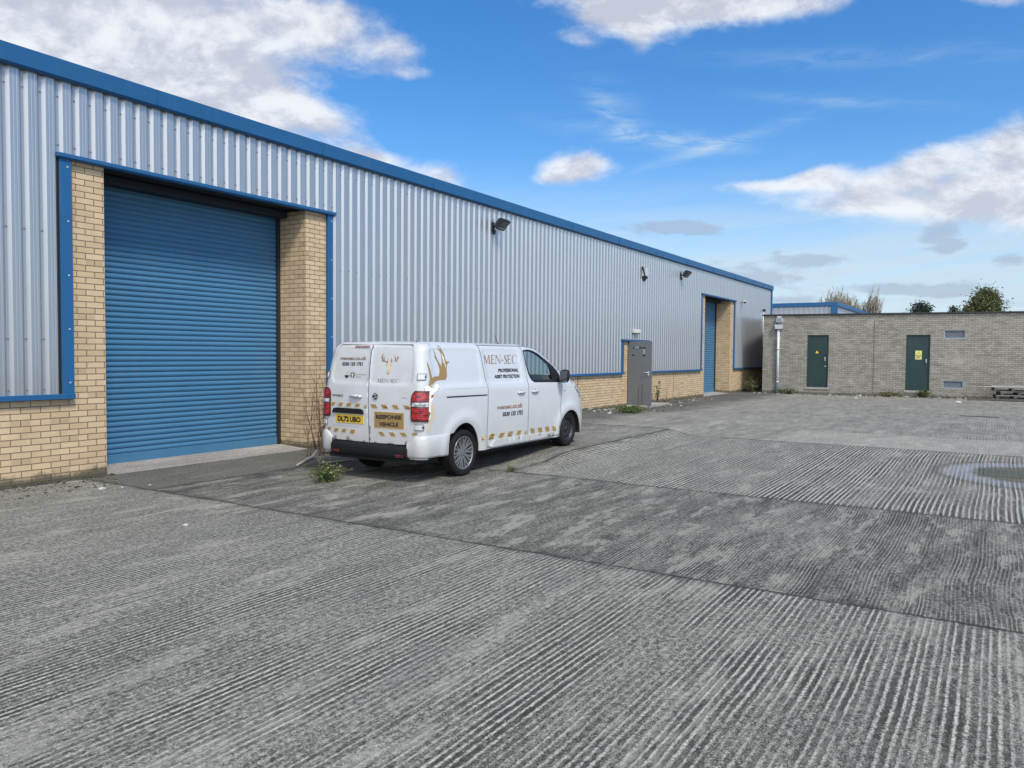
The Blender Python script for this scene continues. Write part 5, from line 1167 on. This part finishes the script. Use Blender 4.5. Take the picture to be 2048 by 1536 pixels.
# ------------------------------------------------------------------ fittings on the walls
M_lens=plain('lamp_lens',(.10,.105,.11),.15,spec=.6,coat=.5); M_refl=plain('lamp_reflector',(.55,.56,.56),.35,.5)
def floodlight(x,label,z=4.40):
    t=thing('floodlight',label,'floodlight',(x,9.59,z),0,'floodlights high on the warehouse wall')
    b=MB(); b.bbox(-.05,.05,-.02,.035,-.10,.10,.005); b.tube([(0,-.02,.0),(0,-.15,.03)],.022,8); b.bbox(-.035,.035,-.06,-.02,-.16,-.06,.004); b.build('bracket',M_black,t)
    R=Matrix.Rotation(math.radians(0),3,'X'); n=Vector((0,-.70,-.714)); u=Vector((1,0,0)); v=Vector((0,-.714,.70)); c=Vector((.03,-.235,.045))
    h=MB(); h.obox(c,u*.145,v*.125,n*.035); 
    k=MB()
    A=[c-n*.035+u*a+v*b_ for a,b_ in ((-.14,-.12),(.14,-.12),(.14,.12),(-.14,.12))]; Bq=[c-n*.12+u*a+v*b_ for a,b_ in ((-.08,-.07),(.08,-.07),(.08,.07),(-.08,.07))]
    h.add(A+Bq,[(0,1,5,4),(1,2,6,5),(2,3,7,6),(3,0,4,7),(4,5,6,7)])
    for a,b_,l in ((0,.118,u*.145),(0,-.118,u*.145)): h.obox(c+n*.04+v*b_,l,v*.010,n*.010)
    for a in (-.136,.136): h.obox(c+n*.04+u*a,u*.010,v*.125,n*.010)
    H=h.build('lamp_housing',M_black,t)
    l=MB(); l.obox(c+n*.037,u*.124,v*.106,n*.003); l.build('lens',M_lens,H)
    r=MB(); r.obox(c+n*.0415-v*.088,u*.115,v*.010,n*.002); r.obox(c+n*.0415+u*.108,u*.007,v*.085,n*.002); r.build('reflector',M_refl,H)
    w_=MB(); w_.tube([(-.04,.02,.05),(-.06,-.03,.12),(-.03,-.04,.16),(.0,-.02,.10),(.01,-.12,.06)],.005,6); w_.build('cable',M_black,t)
    return t
floodlight(14.55,'black floodlight high on the cladding above the white van')
floodlight(26.62,'black floodlight on the cladding nearer the far roller shutter')
M_wht=plain('white_plastic',(.62,.63,.63),.4); M_off=plain('cream_plastic',(.58,.57,.50),.45)
t=thing('alarm_box','grey and black alarm sounder box high on the silver cladding','alarm',(23.25,9.585,4.15))
b=MB(); b.add([(-.13,0,.22),(.13,0,.22),(.13,-.09,.20),(-.13,-.09,.20),(-.13,0,-.08),(.13,0,-.08),(.11,-.10,-.06),(-.11,-.10,-.06)],[(0,1,2,3),(3,2,6,7),(0,3,7,4),(1,5,6,2),(4,7,6,5),(0,4,5,1)]); b.build('cover',plain('alarm_grey',(.42,.44,.46),.4),t)
b=MB(); b.add([(-.12,.005,.24),(-.14,.005,.24),(-.14,-.04,.2),(-.14,-.10,-.02),(-.10,-.115,-.10),(.10,-.115,-.10),(.08,0,-.22),(-.10,0,-.22),(-.13,0,-.1),(.11,-.02,-.085),(-.10,-.02,-.085)],[(0,1,2,3,4,10,8),(4,5,9,10),(5,6,9),(4,7,6,5),(8,10,4,7)]); b.build('base',M_black,t)
t=thing('bulkhead_light','cream bulkhead light on the cladding above the open grey door','lamp',(22.60,9.585,2.32))
b=MB(); b.bbox(-.22,.22,-.11,0,-.055,.055,.012); b.build('cover',M_off,t)
b=MB(); b.bbox(-.19,.19,-.09,0,-.085,-.056,.008); b.build('base',M_pvcd,t)
t=thing('security_camera','white bullet security camera beside the far roller shutter','camera',(34.45,9.585,3.93),0)
b=MB(); b.tube([(.0,-.08,.02),(-.26,-.20,-.02)],.06,12); b.build('housing',M_wht,t)
b=MB(); b.tube([(0,0,0),(0,-.10,.02)],.035,10); b.build('bracket',M_wht,t)
b=MB(); b.tube([(-.255,-.198,-.019),(-.275,-.207,-.022)],.045,12); b.build('lens',M_black,t)
t=thing('security_camera','small black camera on a white conduit near the far corner','camera',(38.0,9.57,3.62),0)
b=MB(); b.bbox(-.05,.05,-.12,.0,.08,.20,.02); b.build('housing',M_black,t)
b=MB(); b.tube([(.0,-.01,-1.6),(.0,-.01,.10)],.028,8); b.build('conduit',M_wht,t)
# ------------------------------------------------------------------ timber and pallets by the outbuilding
M_wood=plain('weathered_timber',(.085,.08,.075),.85,var=.25,scale=9,bump=.2); M_woodg=plain('grey_timber',(.22,.21,.195),.85,var=.25,scale=9,bump=.2); M_woodp=plain('pale_timber',(.40,.385,.35),.85,var=.2,scale=9,bump=.2)
gm=Matrix.Translation((34.2,8.585,0))@Matrix.Rotation(math.atan2(-.99377,.11143),4,'Z')
def gpt(x,y,z): return gm@Vector((x,y,z))
GR=math.atan2(-.99377,.11143)
def pallet(loc,label,rz=0.):
    t=thing('wooden_pallet',label,'pallet',gpt(*loc),GR+rz,'pallets stacked by the grey brick wall')
    for i in range(7): b=MB(); y=-.5+i*.155; b.bbox(-.6,.6,y,y+.105,.117,.14,.003); b.build('deck_board',M_wood if i else M_woodg,t)
    for i in range(3): b=MB(); y=-.5+i*.465; b.bbox(-.6,.6,y,y+.10,0,.02,.003); b.build('bottom_board',M_wood,t)
    for x in (-.6,-.05,.5):
        b=MB(); b.bbox(x,x+.10,-.5,.535,.098,.116,.002)
        b.build('stringer_board',M_wood,t)
        for y in (-.5,-.035,.43): b=MB(); b.bbox(x,x+.10,y,y+.10,.021,.097,.003); b.build('block',M_wood,t)
pallet((9.08,-.80,.075),'bottom pallet of the stack against the grey brick wall')
pallet((9.20,-.78,.217),'middle pallet of the stack against the grey brick wall',.03)
pallet((9.02,-.80,.359),'top pallet of the stack against the grey brick wall',-.02)
for i in range(3): pallet((10.36+.04*i,-.8,.075+.142*i),('lowest','middle','uppermost')[i]+' pallet of the second stack further along the grey wall')
def plank(a,b,w_,th,label,mat):
    A,B_=gpt(*a),gpt(*b); d=B_-A; L=d.length; m=MB(); m.bbox(0,L,-w_/2,w_/2,0,th,.003); o=m.build('plank',mat); o.location=A
    o.rotation_euler=d.to_track_quat('X','Z').to_euler(); tag(o,label,'plank','loose planks by the grey brick wall')
plank((8.10,-.95,.503),(11.6,-.85,.505),.11,.022,'pale front plank lying on top of the pallet stack',M_woodp)
plank((8.25,-.78,.503),(11.4,-.66,.505),.13,.022,'middle plank lying on top of the pallet stack',M_woodp)
plank((8.0,-.42,.545),(11.5,-.50,.53),.14,.022,'plank at the back of the pallet stack nearest the wall',M_wood)
plank((8.4,-.56,.527),(11.8,-.60,.545),.12,.022,'crooked upper plank resting across the other planks',M_woodp)
plank((7.55,-1.45,.02),(11.2,-1.32,.02),.10,.055,'long dark timber lying on the ground before the pallets',M_wood)
for x in (8.7,9.6,10.2,10.8):
    A=gpt(x,-.8,.0); m=MB(); m.bbox(-.05,.05,-.5,.5,0,.075,.004); o=m.build('bearer',M_wood); o.location=A; o.rotation_euler=(0,0,GR); tag(o,'short timber bearer under the pallets by the grey wall','timber','bearers under the pallets')
# ------------------------------------------------------------------ covers in the yard
M_iron=plain('mossy_iron',(.085,.088,.065),.8,var=.35,scale=14,bump=.3)
t=thing('manhole_cover','square mossy manhole cover inside the pale blue painted ring','manhole cover',(12.68,-.30,.006))
b=MB(); b.bbox(-.34,.34,-.42,.42,-.03,.004,.003); 
for i in range(8):
    for j in range(9): b.box(-.31+i*.078,-.26+i*.078,-.39+j*.088,-.33+j*.088,.0035,.008)
b.build('lid',M_iron,t)
b=MB()
for (a,c,d,e) in ((-.39,.39,-.47,-.43),(-.39,.39,.43,.47),(-.39,-.35,-.43,.43),(.35,.39,-.43,.43)): b.bbox(a,c,d,e,-.03,.005,.002)
b.build('frame',M_iron,t)
t=thing('drain_cover','narrow dark drain slot in the worn concrete before the outbuilding','drain',(24.55,.38,.004)); 
b=MB(); b.bbox(-.09,.09,-.45,.45,-.03,.006,.003); b.build('grating',M_black,t)
# ------------------------------------------------------------------ weeds, litter and rubble
def leaf_mat(name,c,v=.35):
    m,n=material(name); P=n.pos(); c_=n.mix(n.noise(P,9.,4.,.6),tuple(a*(1-v) for a in c),tuple(a*(1+v) for a in c))
    b=finish(n,c_,.65,0.,None,spec=.25); return m
M_weed=leaf_mat('weed_green',(.075,.105,.035)); M_weedd=leaf_mat('weed_olive',(.115,.115,.05)); M_dry=leaf_mat('dry_stalk',(.11,.075,.045)); M_flow=plain('yellow_flower',(.55,.50,.18),.6)
def weed(name,label,cat,loc,n,hh,spread,seed,mats,leaf=.018,flowers=0,lean=(0,0),lie=.5):
    r=random.Random(seed); mb=MB()
    for i in range(n):
        a=r.uniform(0,2*pi); rad=spread*r.random()**.7; h=hh*r.uniform(.35,1)*(1-.45*rad/spread*lie)
        bx,by=r.gauss(0,spread*.22),r.gauss(0,spread*.16)
        ex,ey=bx+rad*cos(a)+lean[0]*h,by+rad*sin(a)*.8+lean[1]*h
        pts=[(bx,by,0),((bx*1.6+ex)/2.6,(by*1.6+ey)/2.6,h*.55),((bx+ex*2)/3,(by+ey*2)/3,h*.9),(ex,ey,h*r.uniform(.82,1.05))]
        mi=r.choice((0,0,1)); mb.tube(pts,[.0035,.003,.0025,.0015],4,mi,False)
        for k in range(int(5+h*34)):
            t=r.uniform(.12,1); sgi=min(2,int(t*3)); f=t*3-sgi; p=Vector(pts[sgi]).lerp(Vector(pts[sgi+1]),f)
            d=Vector((r.uniform(-1,1),r.uniform(-1,1),r.uniform(-.3,.8))).normalized(); s=leaf*r.uniform(.6,1.6); q=d.cross(Vector((r.uniform(-1,1),r.uniform(-1,1),r.uniform(-1,1)))).normalized()
            mb.add([p,p+d*s*.5+q*s*.3,p+d*s*1.25,p+d*s*.5-q*s*.3],[(0,1,2,3)],mi)
        if flowers and r.random()<flowers:
            p=Vector(pts[3]); mb.obox(p,(.006,0,0),(0,.006,0),(0,0,.005),2)
    o=mb.build(name,list(mats)+[M_flow],fix=False); o.location=(loc[0],loc[1],gz(loc[0],loc[1])+(loc[2] if len(loc)>2 else 0)); return tag(o,label,cat)
weed('weed_clump','bushy green weed growing from the joint behind the white van','weed',(6.92,6.98),95,.33,.30,3,(M_weed,M_weedd),.022,.12,lie=.9)
weed('weed_tuft','tiny weed in the concrete joint beside the rear wheel','weed',(8.93,5.56),26,.10,.10,5,(M_weed,M_weedd),.014)
weed('grass_tuft','low bright green grass tuft on the dirt before the open grey door','weed',(18.6,7.95),150,.20,.55,6,(leaf_mat('fresh_green',(.075,.115,.03)),M_weed),.035,lie=.8)
weed('dry_weed','dry reddish weed standing against the plinth by the open door','weed',(24.1,9.40),16,.85,.16,7,(M_dry,M_weedd),.030)
weed('dry_weed','leaning bare stalk beside the dark movement joint of the plinth','weed',(25.0,9.45),4,.95,.10,17,(M_dry,M_dry),.012,lean=(.75,0.))
weed('weed_clump','dark weeds in the gap between warehouse and outbuilding','weed',(34.3,9.05),42,.75,.5,8,(M_weedd,M_weed),.05)
weed('weed_clump','weed by the foot of the grey downpipe','weed',tuple(gpt(1.05,-.2,0)[:2]),90,.22,.55,9,(M_weed,M_weedd),.05,lie=.3)
weed('weed_clump','weeds growing below the far green door step','weed',tuple(gpt(6.15,-.2,0)[:2]),50,.34,.34,10,(M_weed,M_weedd),.05)
weed('weed_clump','yellowing weeds along the grey wall left of the far green door','weed',tuple(gpt(4.95,-.2,0)[:2]),80,.20,.75,11,(M_weedd,M_weedd),.05,lie=.3)
def twigs(name,label,loc,n,h,seed,sx=.4):
    r=random.Random(seed); mb=MB()
    def br_(p,d,l,rad,dep):
        pts=[p]; q=p; dd=d
        for i in range(4): dd=(dd+Vector((r.uniform(-.14,.14),r.uniform(-.14,.14),.05))).normalized(); q=q+dd*l/4; pts.append(q)
        mb.tube(pts,[rad,rad*.9,rad*.8,rad*.65,rad*.4],5)
        if dep:
            for k in range(3):
                t=r.randint(2,4); br_(pts[t],(dd+Vector((r.uniform(-.6,.6),r.uniform(-.4,.4),.2))).normalized(),l*.45,rad*.5,dep-1)
    for i in range(n): br_(Vector((r.uniform(-sx,sx),r.uniform(-.08,.06),0)),Vector((r.uniform(-.3,.3),r.uniform(-.12,.05),1)).normalized(),h*r.uniform(.5,1),.007,1)
    for i in range(n*5):
        p=Vector((r.uniform(-sx,sx),r.uniform(-.12,.06),r.uniform(.05,h*.9))); s=r.uniform(.01,.022); d=Vector((r.uniform(-1,1),r.uniform(-1,1),r.uniform(-1,1))).normalized(); q=d.cross(Vector((.3,.2,1))).normalized()
        mb.add([p,p+d*s+q*s*.5,p+d*s*2,p+d*s-q*s*.5],[(0,1,2,3)])
    o=mb.build(name,M_dry,fix=False); o.location=(loc[0],loc[1],gz(*loc[:2])); return tag(o,label,'weed')
twigs('dead_shrub','dead reddish brown twigs against the brick pier behind the van',(9.42,9.50),17,1.05,3,.36)
twigs('dead_shrub','dark dead stalks on the ground behind the left rear wheel of the van',(8.95,8.85),26,.42,4,.55)
mb=MB(); mb.tube([(7.62,8.26,.015),(7.9,8.42,.03),(8.2,8.56,.05),(8.32,8.60,.13)],[.018,.022,.024,.016],8); mb.tube([(7.70,8.3,.015),(7.58,8.22,.02)],.014,6); tag(mb.build('bent_branch',plain('bleached_wood',(.27,.255,.23),.8,var=.2,scale=20)),'short bleached branch lying at the edge of the dark apron','branch')
mb=MB(); mb.tube([(7.95,8.12,.02),(8.15,8.02,.03),(8.4,7.95,.035),(8.6,8.0,.06)],[.012,.011,.010,.012],8); tag(mb.build('bent_stick',plain('pale_stick',(.27,.265,.25),.7)),'thin pale curved stick on the ground behind the van','stick')
def scrap(loc,s,seed,label,col=(.46,.46,.44)):
    r=random.Random(seed); mb=MB(); n=7; top=[(s*r.uniform(.6,1)*cos(2*pi*k/n),s*r.uniform(.5,1)*sin(2*pi*k/n),r.uniform(.004,.3)*s) for k in range(n)]
    mb.add(top+[(0,0,s*.45)]+[(x,y,0) for x,y,z in top],[(k,(k+1)%n,n) for k in range(n)]+[(k,n+1+k,n+1+(k+1)%n,(k+1)%n) for k in range(n)])
    o=mb.build('paper_scrap',plain('litter_%d'%seed,col,.7),fix=False); o.location=(loc[0],loc[1],gz(loc[0],loc[1])+.002); tag(o,label,'litter','scraps of litter on the yard')
scrap((5.08,8.70),.055,1,'crumpled white scrap at the foot of the left brick plinth')
scrap((5.28,8.62),.025,2,'small white fragment beside the crumpled scrap by the plinth')
scrap((4.45,6.28),.035,3,'flat white chip lying alone on the ridged concrete')
scrap((5.55,8.50),.022,4,'white speck at the corner of the dark apron')
scrap((31.8,1.15),.13,5,'white crumpled bag lying before the far green door')
scrap((32.1,4.55),.10,6,'white scrap by the grey wall between the two green doors')
scrap((17.9,8.25),.07,7,'white scrap in the dirt left of the grass tuft')
scrap((20.6,8.62),.06,8,'pale chip in the rubble beside the open grey door')
scrap(tuple(gpt(8.65,-1.38,0)[:2]),.07,9,'small turquoise wrapper lying at the foot of the pallets',(.30,.55,.48))
def rubble(name,label,boxes,seed,n,smin,smax,cols):
    r=random.Random(seed); mb=MB()
    for i in range(n):
        x0,x1,y0,y1=r.choice(boxes); x,y=r.uniform(x0,x1),y1-(y1-y0)*r.random()**1.6; s=smin+(smax-smin)*r.random()**3; 
        pts=[(x+s*r.uniform(-1,1),y+s*r.uniform(-1,1),gz(x,y)-.002+s*r.uniform(0,.9)) for k in range(5)]+[(x+s*r.uniform(-1,1),y+s*r.uniform(-1,1),gz(x,y)-.005) for k in range(3)]
        bm=bmesh.new(); vv=[bm.verts.new(p) for p in pts]
        try: bmesh.ops.convex_hull(bm,input=vv)
        except Exception: pass
        bm.verts.index_update(); mb.add([v.co[:] for v in bm.verts],[[v.index for v in f.verts] for f in bm.faces],r.randrange(len(cols))); bm.free()
    return tag(mb.build(name,cols),label,'rubble',kind='stuff')
RC_=[plain('rubble_dark',(.05,.048,.042),.9),plain('rubble_grey',(.17,.165,.15),.9),plain('rubble_moss',(.07,.075,.035),.95),plain('rubble_pale',(.36,.35,.32),.9)]
rubble('rubble','dirt and small stones gathered along the plinth by the open grey door',[(19,28.5,8.7,9.6),(18,24,7.9,9.3)],5,900,.008,.05,RC_)
rubble('moss_dirt','dark moss and crumbs along the foot of the left brick plinth',[(3.0,5.75,9.54,9.64),(3.0,5.75,9.54,9.64),(3.0,5.75,9.58,9.64),(3.4,5.6,8.8,9.6),(9.55,17,9.52,9.63)],6,1500,.008,.032,[RC_[0],RC_[0],RC_[2]])
q=[]
for k in range(10):
    for j in range(2):
        p=gpt(.2+k*.95,-.25-.25*j,0); q.append((p.x-.25,p.x+.2,p.y-.5,p.y+.5))
rubble('rubble','broken stone and leaf litter along the foot of the grey wall',q,7,700,.015,.07,RC_)
# ------------------------------------------------------------------ trees beyond the buildings
def tree_leafy(label,loc,h,rw,seed,col,nl,ls,cone=False):
    r=random.Random(seed); t=thing('leafy_tree' if not cone else 'conifer_tree',label,'tree',(loc[0],loc[1],0))
    k=MB(); k.tube([(0,0,0),(.1,.05,h*.4),(0,.1,h*.8)],[.3,.22,.06],8)
    cl=[]
    for i in range(46):
        a=r.uniform(0,2*pi); zz_=h*(.42+.58*r.random()); f=max(.05,(1-(zz_/h)**2.2)) if not cone else max(.08,1.05-zz_/h); rad=rw*f*math.sqrt(r.random())*1.05
        c=Vector((rad*cos(a),rad*sin(a),zz_*(.97 if rad>rw*.3 else 1))); cl.append((c,rw*r.uniform(.16,.34)))
        if i%3==0: k.tube([(0,0,h*.3),(c.x*.5,c.y*.5,(h*.35+c.z)/2),tuple(c)],[.10,.06,.02],5)
    k.build('trunk',plain('bark_%d'%seed,(.09,.07,.055),.9),t)
    mb=MB()
    for i in range(nl):
        c,s=r.choice(cl); d=Vector((r.gauss(0,1),r.gauss(0,1),r.gauss(0,.8))); p=c+d*s*.55; n_=Vector((r.uniform(-1,1),r.uniform(-1,1),r.uniform(-1,1))).normalized(); q_=n_.cross(Vector((.3,.5,1))).normalized(); b=n_.cross(q_); l=ls*r.uniform(.6,1.4)
        mb.add([p-q_*l,p+b*l*.5,p+q_*l,p-b*l*.5],[(0,1,2,3)],r.choice((0,0,1)))
    mb.build('crown',[leaf_mat('leaf_a%d'%seed,col),leaf_mat('leaf_b%d'%seed,tuple(a*1.45 for a in col))],t,fix=False)
def tree_bare(label,loc,h,rw,seed,n1,leafy=.0):
    r=random.Random(seed); t=thing('bare_tree',label,'tree',(loc[0],loc[1],0)); k=MB(); tw=MB()
    k.tube([(0,0,0),(0,.05,h*.25),(.05,0,h*.45)],[.22,.18,.14],8)
    for i in range(n1):
        a=2*pi*i/n1+r.uniform(-.3,.3); ex=rw*r.uniform(.3,1.); z0=h*r.uniform(.22,.45); top=h*r.uniform(.80,1.)*(1-.10*(ex/rw)**2)
        p=[Vector((0,0,z0)),Vector((ex*.45*cos(a),ex*.45*sin(a),z0+(top-z0)*.3)),Vector((ex*.8*cos(a),ex*.8*sin(a),z0+(top-z0)*.62)),Vector((ex*cos(a),ex*sin(a),top))]
        k.tube(p,[.075,.055,.04,.02],5)
        for j in range(9):
            f=r.uniform(.35,1); s_=min(2,int(f*3)); b=p[s_].lerp(p[s_+1],f*3-s_); d=Vector((r.uniform(-.35,.35),r.uniform(-.35,.35),1)).normalized(); l=h*r.uniform(.07,.16)
            e=b+d*l; tw.tube([b,(b+e)/2+Vector((r.uniform(-.05,.05),0,0)),e],[.022,.017,.010],4)
            for q_ in range(3):
                b2=b.lerp(e,r.uniform(.3,1)); e2=b2+Vector((r.uniform(-.25,.25),r.uniform(-.25,.25),r.uniform(.2,.6))); tw.tube([b2,e2],[.012,.007],3)
                if r.random()<leafy:
                    for m_ in range(3):
                        pp=b2.lerp(e2,r.random()); s=r.uniform(.05,.10); dd=Vector((r.uniform(-1,1),r.uniform(-1,1),r.uniform(-1,1))); tw.add([pp,pp+dd*s,pp+dd*s+Vector((s,0,s))],[(0,1,2)],1)
    k.build('trunk',plain('pale_bark_%d'%seed,(.24,.21,.17),.9),t); tw.build('twigs',[plain('twig_%d'%seed,(.21,.175,.135),.9),leaf_mat('last_leaf_%d'%seed,(.20,.17,.07))],t,fix=False)
tree_bare('wide pale tree with upright bare branches behind the far warehouse',(82,13.6),7.75,1.75,11,44,.6)
tree_bare('wide bare tree with pollarded branches, partner to the first, right behind the far eaves',(80,12.0),7.0,1.3,15,30,.6)
tree_bare('slender bare tree standing clear to the right of the far warehouse',(80,10.1),7.25,.85,12,30,.2)
tree_bare('faint low bare tree between the two pale bare trees',(88,12.0),7.0,.9,16,12,.1)
tree_leafy('small dark conifer above the roof of the grey outbuilding',(80,6.1),6.65,1.9,13,(.024,.043,.028),9000,.09)
tree_leafy('large round olive green tree above the right end of the outbuilding',(80,.95),7.5,2.9,14,(.075,.085,.033),22000,.095)
tree_leafy('low dark bush top just showing between conifer and round tree',(80,3.5),5.98,1.2,18,(.025,.040,.024),3000,.09)
